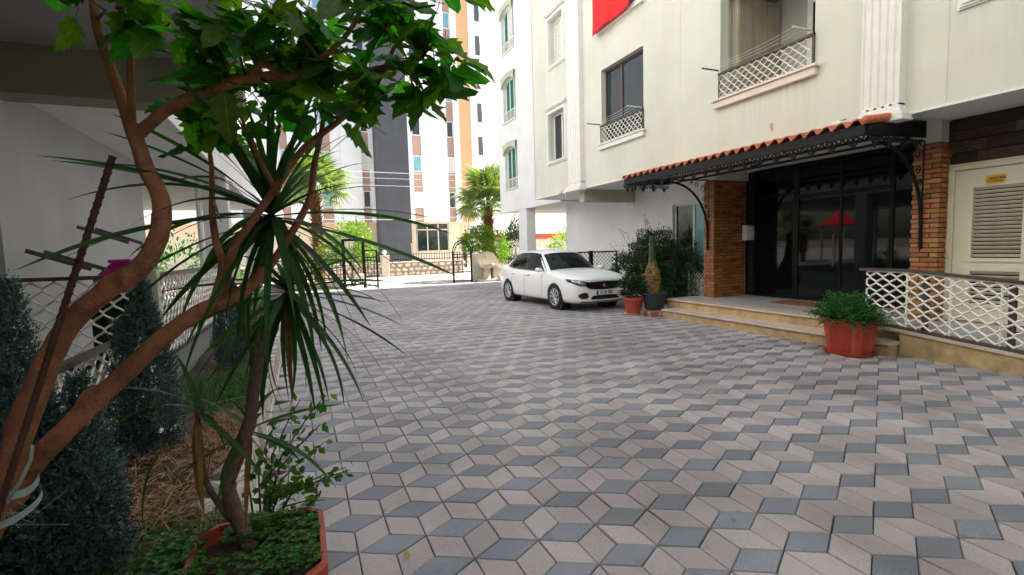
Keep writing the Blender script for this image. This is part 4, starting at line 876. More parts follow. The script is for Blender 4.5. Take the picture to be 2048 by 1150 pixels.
MB().box(-9,-1.36,5.66,10.2,0,.42).build('terrace', 'granite', LB); MB().box(-6,-1.36,-4,5.66,-.02,.06).build('carport_floor', 'granite', LB)
def fence(name, pts_a, pts_b, zt0, zt1, zb0, zb1, label, post=True, px=.166, pz=.15, r=.008):
    a, b = Vector((*pts_a,0)), Vector((*pts_b,0)); L = (b-a).length; t_ = thing(name, (a.x,a.y,min(zb0,zb1)), label, 'railing')
    d = (b-a)/L; nrm = Vector((-d.y,d.x,0))
    def bar(z0,z1,h,w_):
        v = []
        for p,z in ((a,z0),(b,z1)):
            for s,q in ((-1,0),(1,0),(1,h),(-1,h)): v.append(tuple(p+nrm*s*w_+Vector((0,0,z+q))))
        return v, [(0,1,2,3),(7,6,5,4),(0,4,5,1),(1,5,6,2),(2,6,7,3),(3,7,4,0)]
    MB().add(*bar(zt0-.035,zt1-.035,.035,.03)).build('handrail', 'darkrail', t_); MB().add(*bar(zb0,zb1,.035,.02)).build('bottom_rail', 'darkrail', t_)
    nseg = max(1,int(L/.95)); 
    for k in range(nseg):
        m = MB(); l = L/nseg
        def P(u, v, k=k): q = (k*l+u)/L; zb, zt = zb0+(zb1-zb0)*q+.035, zt0+(zt1-zt0)*q-.035; p = a+d*(k*l+u); return (p.x,p.y,zb+(zt-zb)*v)
        hh = (zt0-zb0-.07); lat_strips(m, P, l, 1.0, px, pz/hh, r*1.35, 10); m.build('lattice_panel', 'lattice', t_)
        if k: 
            p = a+d*(k*l); q = k/nseg; MB().box(p.x-.01,p.x+.01,p.y-.01,p.y+.01,zb0+(zb1-zb0)*q,zt0+(zt1-zt0)*q-.02).build('post', 'lattice', t_)
    return t_
fence('terrace_railing', (-2.34,5.7), (-1.35,5.7), 1.37, 1.36, .50, .50, 'white lattice railing panel across the terrace end with brown top rail')
fence('terrace_railing', (-1.33,5.75), (-1.33,10.1), 1.36, 1.36, .47, .44, 'white lattice railing running along the terrace behind the cypresses')
fence('terrace_railing', (-1.33,1.6), (-1.33,5.6), .915, .90, .22, .22, 'low white lattice railing along the planting bed behind the tree')
tag(MB().cbox(-1.38,-1.27,5.66,5.77,0,1.40,.006).build('railing_post', 'beam'), 'olive square post at the corner of the terrace railing', 'post')
# objects on the terrace
t = thing('plastic_seat', (-1.75,6.6,.42), 'curved magenta plastic seat behind the terrace railing', 'seat')
pc = MB(); pc.grid([[(-2.02+.62*u, 6.5+.05*math.sin(PI*u), 1.30+.20*math.sin(PI*min(u*1.25,1))*(1-.25*v) - .5*v) for v in (0,.3,.6,1)] for u in [i/12 for i in range(13)]]); pc.grid([[(-2.02+.62*u, 6.5+.05*math.sin(PI*u)+.28*v, 1.30+.20*math.sin(PI*min(u*1.25,1))) for v in (0,.5,1)] for u in [i/12 for i in range(13)]]); pc.build('shell', 'pink', t, smooth=True)
MB().cbox(-1.86,-1.66,6.42,6.52,1.47,1.51,.01).build('headrest', 'pink', t); MB().tube([(-1.75,6.6,.42),(-1.75,6.6,1.35)], .02, 6).build('support', 'steel', t)
for k,(y0,z0) in enumerate(((5.98,1.52),(6.34,1.51),(7.2,1.80),(7.75,1.80))):
    tag(MB().cbox(-2.36,-1.85,y0-.012,y0+.012,z0-.02,z0+.02,.003).build('wall_bracket', 'steel'), ('dark steel bar sticking out of the white wall, nearest of four','dark steel bar sticking out of the white wall, second of four','dark steel bar sticking out of the white wall above the magenta seat','dark steel bar sticking out of the white wall, farthest of four')[k], 'bracket', 'steel bars on the white wall').rotation_euler = (0,R(22),0)

tag(MB().grid([[(-1.90+.5*i/8,5.98+.02*math.sin(i*2.1),.44+.8*j) for j in (0,1)] for i in range(9)]).build('windbreak_cloth', 'bushcloth'), 'dark green cloth hung behind the terrace railing panel', 'cloth')
# ================================================================== PLANTING BED
NX, NY = 14, 70; G = []
for j in range(NY+1):
    y = .8 + 13.5*j/NY; G.append([(-1.34 + .96*i/NX, y, .16 + .05*math.sin(i*1.3+j*.7)*math.sin(j*.43) + .015*random.random() - (.03 if i in (0,NX) else 0)) for i in range(NX+1)])
bed = struct(MB().grid(G).build('planting_bed', 'soil', None, smooth=True))
kb = struct(MB().box(-.40,-.33,2.75,20.4,-.02,.05).build('planter_kerb', 'kerb'))
ks = [MB().cbox(-.5,.5,-.5,.5,-.5,.5,.06).mesh('kerb_stone','kerb')]
y = 2.8
while y < 20:
    l = random.uniform(.10,.16) if y < 9 else .3; h = random.uniform(.24,.285); place('kerb_stone', ks[0], (-.375+random.gauss(0,.006), y+l/2, h/2), (random.gauss(0,.03),R(-6)+random.gauss(0,.02),random.gauss(0,.03)), (.055,l-.006,h), kb); y += l
tag(MB().prism([(-1.06,4.3),(-.90,4.36),(-.93,4.50),(-1.08,4.45)], .215, .219).build('paper_scrap', 'plate'), 'scrap of white paper lying on the bed under the cypress', 'paper')
def rock(name, loc, r, label):
    bm = bmesh.new(); bmesh.ops.create_icosphere(bm, subdivisions=2, radius=1)
    g = np.random.default_rng(int(loc[0]*1000+loc[1]*77) & 0xffff); ph = g.random(6)*6
    for v in bm.verts:
        c = v.co; k = 1 + .22*math.sin(c.x*3+ph[0])*math.cos(c.y*4+ph[1]) + .16*math.sin(c.z*6+ph[2]); v.co = Vector((round(c.x*k*3.2)/3.2*.4+c.x*k*.6, c.y*k, c.z*k))
    me = bpy.data.meshes.new(name); bm.to_mesh(me); bm.free(); me.materials.append(MT['rock']); o = place(name, me, loc, (g.random(),g.random(),g.random()), r); return tag(o, label, 'rock')
rock('rock', (-.47,3.18,.27), (.06,.05,.07), 'upright white rock behind the red pot, farthest of three'); rock('rock', (-.50,3.02,.24), (.08,.05,.06), 'middle white rock of the three behind the red pot'); rock('rock', (-.52,2.86,.21), (.08,.06,.06), 'nearest white rock of the three behind the red pot')
# straw, grass and ground cover
g_ = np.random.default_rng(21)
def ribbons(P, D, L, W, droop=.4, seg=3):
    D = unit(D); S = unit(np.cross(D, np.array([0,0,1.])+g_.normal(size=D.shape)*.3)); out = []
    prev = P; n = len(P); wprev = W[:,None]
    for k in range(seg):
        t = (k+1)/seg; cur = P + D*L[:,None]*t - np.array([0,0,1.])*(L*droop*t*t)[:,None]; wc = W[:,None]*(1-t*.8)
        out.append(np.stack([prev-S*wprev/2, prev+S*wprev/2, cur+S*wc/2, cur-S*wc/2],1).reshape(-1,3)); prev = cur; wprev = wc
    return np.concatenate(out)
def strew(name, n, cs, L, W, up_, mat_, label, cat, droop=.4, z=.2):
    P = []
    for (cx,cy,rx,ry) in cs:
        m = n//len(cs); a = g_.random(m)*2*PI; r_ = np.sqrt(g_.random(m)); P.append(np.stack([cx+rx*r_*np.cos(a), cy+ry*r_*np.sin(a), z+.05*g_.random(m)*(1.2-r_)],1))
    P = np.concatenate(P); m = len(P); D = g_.normal(size=(m,3)); D[:,2] = np.abs(D[:,2])*.3+up_
    V = ribbons(P, D, L*(.5+g_.random(m)), W*(.6+.8*g_.random(m)), droop)
    o = bpy.data.objects.new(name, quads_mesh(name, V, mat_)); COL.objects.link(o); return tag(o, label, cat, None, 'stuff')
strew('straw', 2300, [(-.78,3.4,.30,.75),(-.55,3.75,.15,.45),(-.72,2.85,.32,.4),(-.6,4.3,.15,.3)], .15, .006, .18, 'straw', 'dry tangled straw mulch heaped on the planting bed', 'straw', .35, .21)
strew('grass', 5200, [(-.6,6.2,.2,1.0),(-.62,5.0,.22,.9),(-.55,8.2,.18,1.4),(-.7,2.5,.35,.3),(-.9,5.6,.3,.6)], .11, .006, 1.1, 'grass', 'patches of short green grass on the planting bed', 'grass', .25, .17)
def clover(n, cs, z, size=.016):
    P = []
    for (cx,cy,rx,ry) in cs:
        m = n//len(cs); P.append(np.stack([cx+rx*(g_.random(m)*2-1), cy+ry*(g_.random(m)*2-1), z+.045*g_.random(m)],1))
    P = np.concatenate(P); m = len(P); a = g_.random(m)*2*PI; Vs = []
    for k in range(4):
        aa = a+k*PI/2+g_.normal(size=m)*.2; Vs.append(leaf_quads(P, np.stack([np.cos(aa),np.sin(aa),.15+.3*g_.random(m)],1), np.tile([0,0,1.],(m,1)), size*(.7+.6*g_.random(m)), size*.75*np.ones(m)))
    return np.concatenate(Vs)
gc = bpy.data.objects.new('ground_cover', quads_mesh('ground_cover', clover(1500, [(-.62,2.45,.2,.25),(-.80,2.2,.25,.2),(-.55,2.75,.2,.2),(-.9,1.9,.3,.2)], .19, .018), 'lime')); COL.objects.link(gc); tag(gc, 'low bright green weeds spreading over the soil by the pot', 'weeds', None, 'stuff')

# ================================================================== BLUE CYPRESSES
def cypress(x, y, h, r, seed, label, top2=None):
    t_ = thing('cypress_shrub', (x,y,.16), label, 'shrub', 'blue cypresses in the planting bed'); g = np.random.default_rng(seed)
    MB().tube([(x,y,.1),(x,y,h*.9)], [.02,.006], 6).build('trunk', 'barkgrey', t_)
    cols = [(x,y,h,r,1.0)] + (top2 or []); Vs = []
    for (cx,cy,hh,rr_,wt) in cols:
        n = int(2600*wt); zz = g.random(n)**.8; a = g.random(n)*2*PI
        lob = 1 + .16*np.sin(a*3+zz*9+seed) + .12*np.sin(a*7+zz*17)
        prof = np.where(zz < .25, .75+zz, 1.0-((zz-.25)/.75)**1.25*.98); rr2 = rr_*prof*lob*(.55+.45*np.sqrt(g.random(n)))
        P = np.stack([cx+rr2*np.cos(a), cy+rr2*np.sin(a), .14+(hh-.14)*zz],1); D = np.stack([np.cos(a)*.75,np.sin(a)*.75,.75+.5*g.random(n)],1)+g.normal(size=(n,3))*.22; D = unit(D)
        Lb = (.055+.05*g.random(n))*(1-.35*zz)
        for k in range(9):
            f = .12+.1*k; Q = P + D*(Lb*f)[:,None]; s = unit(np.cross(D, g.normal(size=(n,3)))); d2 = unit(D*.8+s*(.75 if k < 8 else .05)); ll = Lb*.34*(1.1-f*.45)
            Vs.append(leaf_quads(Q, d2, g.normal(size=(n,3)), ll, ll*.5))
    leafmesh('foliage', np.concatenate(Vs), 'cypress', t_)
cypress(-1.0,2.52,.98,.185,1,'bushy blue-green cypress nearest the camera behind the tree trunk', [(-1.08,2.60,1.42,.10,.4),(-.86,2.5,1.02,.12,.35),(-1.16,2.64,1.15,.10,.3)])
cypress(-1.0,4.02,1.36,.155,2,'blue-green cypress in the middle of the three', [(-1.12,4.0,1.08,.13,.3)])
cypress(-.84,6.88,1.32,.155,3,'blue-green cypress farthest along the planting bed')
for k,(x,y,h) in enumerate(((-.8,9.4,.7),(-.85,10.6,.9))):
    t_ = thing('bed_shrub', (x,y,.16), ('small yellow-green shrub in the bed beyond the farthest cypress','leafy green shrub at the far end of the bed')[k], 'shrub'); branches(t_, (x,y,.15), [(x+random.gauss(0,.15),y+random.gauss(0,.2),h) for _ in range(5)], .012, .004)
    leafmesh('foliage', cloud([((x,y,h*.75),(.25,.35,h*.5))], 900, .07, .03, 40+k), 'lime', t_)
# ================================================================== LOBED-LEAF TREE
T = thing('lobed_leaf_tree', (-.99,1.96,.16), 'tree with two leaning orange-brown stems and lobed green leaves across the upper left', 'tree')
A = [(-1.0,1.97,.1),(-0.987,1.961,0.450),(-0.917,1.933,0.717),(-0.820,1.877,0.921),(-0.740,1.861,1.124),(-0.648,1.839,1.312),(-0.527,1.797,1.425),(-0.435,1.764,1.488),(-0.378,1.748,1.582),(-0.367,1.752,1.684),(-0.402,1.775,1.781),(-0.428,1.796,1.884)]
a1 = [(-0.428,1.795,1.867),(-0.459,1.819,1.995),(-0.480,1.804,2.101),(-0.494,1.796,2.192),(-0.491,1.785,2.322)]
a2 = [(-0.432,1.799,1.886),(-0.422,1.786,2.045),(-0.414,1.780,2.142),(-0.429,1.772,2.233),(-0.438,1.765,2.349)]
a3 = [(-0.433,1.795,1.864),(-0.338,1.752,1.941),(-0.255,1.720,1.982),(-0.158,1.671,2.012),(-0.077,1.637,2.027),(0.030,1.603,2.035),(0.125,1.574,2.035),(0.221,1.545,2.048),(0.327,1.513,2.073)]
a4 = [(-0.104,1.648,2.021),(-0.068,1.626,2.062),(0.003,1.570,2.018),(0.081,1.495,2.045),(0.157,1.425,2.107),(0.209,1.389,2.202)]
Bs = [(-1.0,2.0,.1),(-0.978,1.989,0.558),(-0.881,1.966,0.770),(-0.803,1.943,0.883),(-0.698,1.908,0.992),(-0.558,1.893,1.129),(-0.413,1.876,1.265),(-0.310,1.861,1.339),(-0.236,1.854,1.367),(-0.168,1.850,1.408),(-0.106,1.872,1.463)]
b1 = [(-0.276,1.856,1.343),(-0.238,1.863,1.469),(-0.252,1.878,1.568),(-0.258,1.889,1.666),(-0.247,1.874,1.794),(-0.254,1.866,1.915)]
b2 = [(-0.253,1.857,1.351),(-0.210,1.867,1.517),(-0.163,1.854,1.595),(-0.072,1.815,1.718),(0.026,1.763,1.850),(0.140,1.678,1.932),(0.234,1.602,2.011),(0.298,1.542,2.130)]
b3 = [(-0.114,1.875,1.455),(-0.038,1.874,1.563),(0.038,1.853,1.698),(0.061,1.832,1.814),(0.094,1.808,1.944),(0.108,1.750,2.090)]
b4 = [(-0.050,1.804,1.701),(-0.102,1.815,1.821),(-0.126,1.810,1.898),(-0.161,1.800,1.978)]
CLU = [(-0.497,1.758,2.236),(-0.416,1.744,2.215),(-0.344,1.716,2.248),(-0.301,1.713,2.179),(-0.226,1.704,2.193),(-0.197,1.728,2.108),(-0.126,1.596,2.189),(-0.239,1.919,2.083),(-0.283,1.928,1.987),(-0.258,1.909,1.887),(-0.193,1.863,1.929),(-0.157,1.857,2.034),(-0.063,1.568,2.174),(-0.039,1.617,2.109),(0.038,1.503,2.174),(0.047,1.580,2.106),(0.086,1.697,2.010),(0.123,1.463,2.131),(0.151,1.553,2.045),(0.195,1.392,2.163),(0.232,1.501,2.100),(0.256,1.513,1.972),(0.298,1.389,2.139),(0.340,1.507,2.065),(0.390,1.457,2.111),(0.376,1.360,2.177),(0.429,1.500,2.044),(0.10,1.70,1.99),(-0.026,1.625,2.007),(0.084,1.540,2.075),(0.192,1.554,2.015),(-0.128,1.676,2.098),(-0.097,1.721,2.015),(0.377,1.517,1.985),(-0.015,1.567,2.140),(0.265,1.410,2.208),(-0.171,1.657,2.168)]
def smooth_path(pts, rad, sub=4):
    P = [Vector(p) for p in pts]; out = []; rr_ = []
    for i in range(len(P)-1):
        a = P[max(i-1,0)]; b, c = P[i], P[i+1]; d = P[min(i+2,len(P)-1)]
        for k in range(sub):
            t = k/sub; out.append(.5*((2*b) + (c-a)*t + (2*a-5*b+4*c-d)*t*t + (3*b-a-3*c+d)*t**3)); rr_.append(rad[i]*(1-t)+rad[i+1]*t)
    out.append(P[-1]); rr_.append(rad[-1]); return out, rr_
def limb(name, pts, ra, rb, mat_, parent, n=14, knob=.07, sub=5, bark=0):
    m = len(pts); rad = [ra+(rb-ra)*i/(m-1) for i in range(m)]; P, rr_ = smooth_path(pts, rad, sub)
    if bark:
        from mathutils import noise as NZ
        mb_ = MB().tube(P, rr_, n); out = []; off = Vector((random.random()*9,0,0)); kn = [(random.random()*len(P), random.random()*2*PI) for _ in range(max(2,int(len(P)/14)))]
        for q, v in enumerate(mb_.v):
            i, k = divmod(q, n); c = P[i]; d = Vector(v)-c; a = 2*PI*k/n
            f = 1 + bark*(.07*NZ.noise(Vector((math.cos(a)*3.5,math.sin(a)*3.5,i*.16))+off) + .07*NZ.noise(Vector((math.cos(a)*9,math.sin(a)*9,i*.10))+off) + .05*NZ.noise(Vector((math.cos(a)*2,math.sin(a)*2,i*.9))+off))
            for ki, ka in kn: f += bark*.35*math.exp(-((i-ki)/2.2)**2 - ((math.cos(a)-math.cos(ka))**2+(math.sin(a)-math.sin(ka))**2)*3)
            out.append(tuple(c+d*f))
        mb_.v = out; return mb_.build(name, mat_, parent, smooth=True)
    rr_ = [r*(1+random.gauss(0,knob*.5)+knob*(1.6 if random.random() < .09 else 0)) for r in rr_]
    return MB().tube(P, rr_, n).build(name, mat_, parent, smooth=True)
limb('trunk', A, .038, .020, 'bark', T, 22, sub=14, bark=1); limb('trunk', Bs, .038, .018, 'bark', T, 22, sub=14, bark=1)
for nm,(p,ra,rb) in dict(a1=(a1,.017,.010),a2=(a2,.011,.007),a3=(a3,.018,.009),a4=(a4,.012,.005),b1=(b1,.016,.005),b2=(b2,.016,.006),b3=(b3,.014,.006),b4=(b4,.009,.004)).items(): limb('branch', p, ra, rb, 'bark', T, 14, sub=10, bark=.7)
def lobed_leaf(seed, mat_, lobes=3):
    rnd_ = random.Random(seed); half = []
    # outline from petiole end (y=0) to tip (y=1), one side, with pointed lobes
    ks = [(.02,.0)]
    for k in range(lobes):
        y = .16+.24*k + rnd_.uniform(-.02,.02); w_ = (.30,.40,.27,.16)[k]*rnd_.uniform(.85,1.15)
        ks += [(y-.06, w_*.62), (y+.07, w_), (y+.10, w_*.62)]
    ks += [(.80,.16),(.92,.06)]
    ks = sorted(ks)
    v = [(0,0,0)]; L_ = []; Rr = []; mid = []
    curl = rnd_.uniform(.05,.22); fold = rnd_.uniform(.15,.5)
    zf = lambda y, w_: -curl*y*y + abs(w_)*fold + .02*math.sin(y*14)*abs(w_)*3
    vv = []; ff = []; rib = []; wv = [rnd_.uniform(-.03,.03) for _ in range(40)]
    bend = rnd_.uniform(-.12,.12)
    for i,(y,w_) in enumerate(ks):
        for t_ in (-1,-.5,0,.5,1):
            x = w_*t_; vv.append((x+bend*y*y, y, zf(y,x) - .10*abs(x) + (wv[i]*abs(t_) if abs(t_) > .4 else 0) + (.018 if abs(t_) == .5 else 0))); rib.append(1-abs(t_))
    n = len(ks)
    for i in range(n-1):
        for j in range(4): ff.append((5*i+j,5*i+j+1,5*i+j+6,5*i+j+5))
    vv.append((bend,1.0,zf(1,0))); rib.append(1.0); ff += [(5*n-5+j,5*n-4+j,5*n) for j in range(4)]
    m = MB().add(vv, ff); nv = len(vv); m.tube([(0,-.30,.03),(0,-.1,.01),(0,.05,0)], [.012,.010,.008], 4); rib += [1.0]*(len(m.v)-nv)
    me = m.mesh('leaf', mat_, smooth=True); me.attributes.new('rib','FLOAT','POINT').data.foreach_set('value', rib); return me
LM = [lobed_leaf(i, 'leaf', 3 if i % 3 else 2) for i in range(9)]; LY_ = lobed_leaf(50, 'leafyellow', 3)
def put_leaf(p, d, size, me, roll=None, lift=.0):
    d = Vector(d).normalized(); z = Vector((random.gauss(0,.5),random.gauss(0,.5)-.35,1)).normalized(); x = d.cross(z).normalized(); z2 = x.cross(d)
    mt = Matrix((x, d, z2)).transposed().to_euler()
    return place('leaf', me, p + d*(.30*size), mt, size, T)
mass = MB(); mrib = []; nl = 0
def mass_leaf(p, d, size, me):
    d = d.normalized(); z = Vector((random.gauss(0,.5),random.gauss(0,.5)-.35,1)).normalized(); x = d.cross(z).normalized(); z2 = x.cross(d); mt = Matrix((x, d, z2)).transposed(); o_ = p + d*(.30*size)
    mass.add([tuple(o_ + mt @ (v.co*size)) for v in me.vertices], [tuple(f.vertices) for f in me.polygons]); mrib.extend(a_.value for a_ in me.attributes['rib'].data)
segs = [Vector(p) for q in (a1,a2,a3,a4,b1,b2,b3,b4) for p in q]
for ci,c in enumerate(CLU):
    c = Vector(c); b = min(segs, key=lambda s: (s-c).length); m_ = (b+c)/2+Vector((random.gauss(0,.02),random.gauss(0,.02),-.01)); MB().tube([b,m_,c], [.006,.0045,.003], 5).build('twig', 'twig', T)
    for k in range(6):
        a = random.random()*2*PI; d = Vector((math.cos(a), math.sin(a), random.uniform(-1.0,.35)))
        if nl < 292: put_leaf(c+Vector((random.gauss(0,.02),random.gauss(0,.02),random.gauss(0,.025))), d, random.uniform(.07,.16), random.choice(LM)); nl += 1
    for k in range(3):
        a = random.random()*2*PI; mass_leaf(c+Vector((random.gauss(0,.045),random.gauss(0,.045)+.03,random.gauss(0,.04)+.03)), Vector((math.cos(a), math.sin(a), random.uniform(-.9,.5))), random.uniform(.08,.14), random.choice(LM))
mo = stuff(mass.build('leaf_mass', 'leaf', T, smooth=True, fix=False)); mo.data.attributes.new('rib','FLOAT','POINT').data.foreach_set('value', mrib)
LO_ = lobed_leaf(51, 'leafolive', 3)
for (p,d,s,me_) in (((-.165,1.56,2.0),(0.05,.02,-1),.14,LO_),((-.252,1.88,1.77),(.08,.1,-1),.115,LY_),((-.30,1.58,2.16),(.7,0,-.55),.12,LO_)): put_leaf(Vector(p), d, s, me_)
# rebar stake tied to the trunk
rp = [Vector((-0.458,1.70,1.798)), Vector((-0.903,1.80,.40))]
t = thing('rebar_stake', (-.95,1.82,.16), 'rusty ribbed steel stake leaning on the tree trunk', 'stake')
rp[1] = rp[0] + (Vector((-0.753,1.753,0.976))-rp[0])*1.95
pts = [rp[0].lerp(rp[1], i/220) for i in range(221)]; MB().tube(pts, [.0085+(.002 if i % 3 == 0 else 0) for i in range(221)], 8).build('bar', 'rust', t)
t = thing('ribbon_tie', (-.80,1.78,.9), 'pale green cloth ribbon tying the stake to the trunk', 'ribbon')
def strip(mb_, pts, w_, up_=(0,0,1)):
    P = [Vector(p) for p in pts]; mb_.grid([[p-Vector(up_)*w_/2, p+Vector(up_)*w_/2] for p in P])
q = MB(); c0 = Vector((-.845,1.87,.86)); 
strip(q, [c0+Vector((.085*math.cos(a),.085*math.sin(a),.01*math.sin(3*a))) for a in [2*PI*i/24 for i in range(25)]], .022)
strip(q, [c0+Vector((.088*math.cos(a),.088*math.sin(a),-.05+.03*math.sin(a))) for a in [2*PI*i/24 for i in range(25)]], .020)
strip(q, [(-.80,1.79,.84),(-.76,1.78,.90),(-.73,1.775,.96),(-.725,1.78,1.0)], .010, (.8,0,-.5))
q.build('band', 'ribbon', t, smooth=True)
q = MB()
for k in range(7): q.tube([(-.80,1.78,.82),(-.76+random.gauss(0,.03),1.74,.80+random.gauss(0,.03)),(-.70+random.gauss(0,.05),1.72,.86+random.gauss(0,.05))], .0007, 3)
q.build('frayed_thread', 'ribbon', t)

# ================================================================== DRACAENA IN THE RED POT
Dn = thing('potted_dracaena', (-.28,2.05,0), 'dracaena with twisted stems and strap leaves in a red octagonal pot at lower left', 'potted plant')
oct_pot(Dn, -.215, 2.04, .24, .27, 0, .40, True, False)
Dstem = [(-0.237,2.173,0.287),(-0.275,2.199,0.402),(-0.316,2.228,0.528),(-0.322,2.238,0.620),(-0.294,2.223,0.704),(-0.228,2.185,0.839),(-0.201,2.165,0.984),(-0.179,2.145,1.115)]
Dleft = [(-0.181,2.146,1.096),(-0.206,2.146,1.236),(-0.232,2.146,1.364),(-0.267,2.146,1.446),(-0.249,2.124,1.522),(-0.164,2.040,1.599),(-0.083,1.966,1.652)]
Dright = [(-0.180,2.146,1.105),(-0.142,2.160,1.218),(-0.087,2.167,1.309),(-0.058,2.170,1.355)]
Dlow = [(-0.295,2.21,0.417),(-0.365,2.248,0.520),(-0.403,2.261,0.617),(-0.408,2.243,0.749),(-0.405,2.213,0.917)]
Dlow2 = [(-0.31,2.227,0.60),(-0.256,2.252,0.717),(-0.235,2.271,0.787)]
limb('stem', Dstem, .032, .021, 'barkgrey', Dn, 12); limb('stem', Dleft, .018, .014, 'barkgrey', Dn, 10); limb('stem', Dright, .016, .013, 'barkgrey', Dn, 10); limb('stem', Dlow, .014, .009, 'barkgrey', Dn, 8); limb('stem', Dlow2, .014, .008, 'barkgrey', Dn, 8)
def strap_mesh(seed, mat_):
    r_ = random.Random(seed); n = 12; dr_ = r_.uniform(.10,.95); tw_ = r_.uniform(-1.3,1.3); rows = []
    for i in range(n+1):
        t = i/n; x = t - dr_*.18*t*t; z = -dr_*.55*t**2.2; w_ = .021*min(1,.55+3*t)*(1-t**3.0)**.9 + .0006; a = tw_*t
        rows.append([(x, -w_*math.cos(a), z-w_*math.sin(a)+.005*(1-t)), (x,0,z), (x, w_*math.cos(a), z+w_*math.sin(a)+.005*(1-t))])
    return MB().grid(rows).mesh('leaf', mat_, smooth=True)
SM = [strap_mesh(i,'strap') for i in range(14)]; SD = [strap_mesh(60+i,'strapdry') for i in range(3)]
def head(c, n, L0, L1, el0, el1, seed, dry=3, extra=()):
    r_ = random.Random(seed); c = Vector(c)
    for k in range(n):
        az = k*2.39996 + r_.gauss(0,.2); t = k/(n-1); el = el0 + (el1-el0)*t + r_.gauss(0,.12); L = L0 + (L1-L0)*math.sin(PI*min(1,.2+t*.8)) * r_.uniform(.75,1.1)
        me = r_.choice(SM) if not (k < dry) else r_.choice(SD); wdt = r_.uniform(.75,1.05)
        place('leaf', me, c+Vector((0,0,.06*t-.03)), Matrix.Rotation(az,3,'Z').to_4x4().to_euler() if False else (0,-el,az), (L,.34+.26*wdt,L), Dn)
    for (az,el,L,w_,mi) in extra: place('leaf', SM[mi], c, (0,-el,az), (L,.9*w_,L), Dn)
head((-0.083,1.966,1.652), 90, .34, .70, R(-50), R(82), 1, 1)
head((-0.058,2.170,1.355), 64, .28, .56, R(-66), R(50), 2, 3)
head((-0.405,2.213,0.917), 15, .22, .46, R(-75), R(70), 3, 3)
head((-0.235,2.271,0.787), 13, .22, .44, R(-60), R(65), 4, 3)
g_ = np.random.default_rng(8)
leafmesh('ground_cover', np.concatenate([clover(650, [(-.10,2.06,.11,.2),(-.28,1.95,.2,.14),(-.2,2.2,.15,.06)], .37, .014), clover(220, [(-.06,2.0,.06,.18),(-.15,2.22,.12,.03)], .40, .016), clover(260, [(-.47,2.02,.07,.26),(-.50,2.2,.09,.12)], .36, .022), clover(280, [(-.52,2.02,.08,.26),(-.5,1.85,.1,.1)], .27, .024)]), 'lime', Dn)
for k in range(7):
    pass
# lime shrub beside the pot
t = thing('lime_shrub', (-.26,2.62,.05), 'loose shrub with glossy lime-green leaves spilling over the kerb behind the red pot', 'shrub')
tips = [(0.069,2.473,0.841),(0.154,2.353,0.504),(0.038,2.421,0.717),(0.136,2.414,0.494),(-0.131,2.497,0.768),(0.037,2.286,0.418),(-0.042,2.519,0.821),(-0.073,2.462,0.650),(-0.204,2.514,0.608),(0.044,2.396,0.461),(-.05,2.38,.50),(-.12,2.40,.46),(.05,2.5,.6)]
q = MB(); Vs = []
for tp in tips:
    b = Vector((-.25+random.gauss(0,.03),2.60+random.gauss(0,.03),.12)); e = Vector(tp); m_ = b.lerp(e,.5)+Vector((-.05,.02,.07)); P = [b, b.lerp(m_,.6), m_, m_.lerp(e,.6)+Vector((0,0,.01)), e]; q.tube(P, [.006,.005,.004,.003,.002], 5)
    k = 22; PP = np.array([list(P[2].lerp(e, random.random()**.8*1.0)) if random.random() < .75 else list(b.lerp(m_, random.uniform(.4,1))) for _ in range(k)]) + g_.normal(size=(k,3))*.012
    D = g_.normal(size=(k,3)); D[:,2] -= .5; Vs.append(leaf_quads(PP, D, g_.normal(size=(k,3))+np.array([0,-.6,.8]), .036+.026*g_.random(k), .024+.012*g_.random(k)))
q.build('stem', 'twig', t, smooth=True); leafmesh('foliage', np.concatenate(Vs), 'lime', t)
# fallen leaves on the paving
for k,(x,y,s,lb) in enumerate(((.41,2.34,.05,'curled yellow leaf lying on a beige paver near the red pot'),(.58,3.68,.03,'small yellow-green leaf on the paving, farther from the pot'),(1.98,5.16,.04,'dry brown leaf in the middle of the paving'))):
    o = place('fallen_leaf', LY_ if k != 2 else lobed_leaf(77,'strapdry',2), (x,y,.012), (R(20),R(-10),k*1.7+.6), s); tag(o, lb, 'leaf')

g_ = np.random.default_rng(99); n_ = 170; P_ = np.stack([6.36+.16*g_.normal(size=n_), 3.90+.20*g_.normal(size=n_), .004+.01*g_.random(n_)],1); P_ = P_[(P_[:,0] < 6.7)]; n_ = len(P_)
lt = bpy.data.objects.new('leaf_litter', quads_mesh('leaf_litter', leaf_quads(P_, g_.normal(size=(n_,3))*np.array([1,1,.15]), np.tile([0,0,1.],(n_,1))+g_.normal(size=(n_,3))*.3, .012+.02*g_.random(n_), .006+.008*g_.random(n_)), 'strapdry')); COL.objects.link(lt); tag(lt, 'scattered dry brown leaf litter on the pavers around the fern planter', 'litter', None, 'stuff')
n_ = 120; P_ = np.stack([g_.uniform(-.1,6.5,n_), g_.uniform(1.6,16,n_), .004+.006*g_.random(n_)],1)
l2 = bpy.data.objects.new('leaf_litter', quads_mesh('leaf_litter', leaf_quads(P_, g_.normal(size=(n_,3))*np.array([1,1,.1]), np.tile([0,0,1.],(n_,1))+g_.normal(size=(n_,3))*.3, .008+.02*g_.random(n_), .004+.008*g_.random(n_)), 'strapdry')); COL.objects.link(l2); tag(l2, 'tiny dry leaf bits strewn over the courtyard paving', 'litter', None, 'stuff')
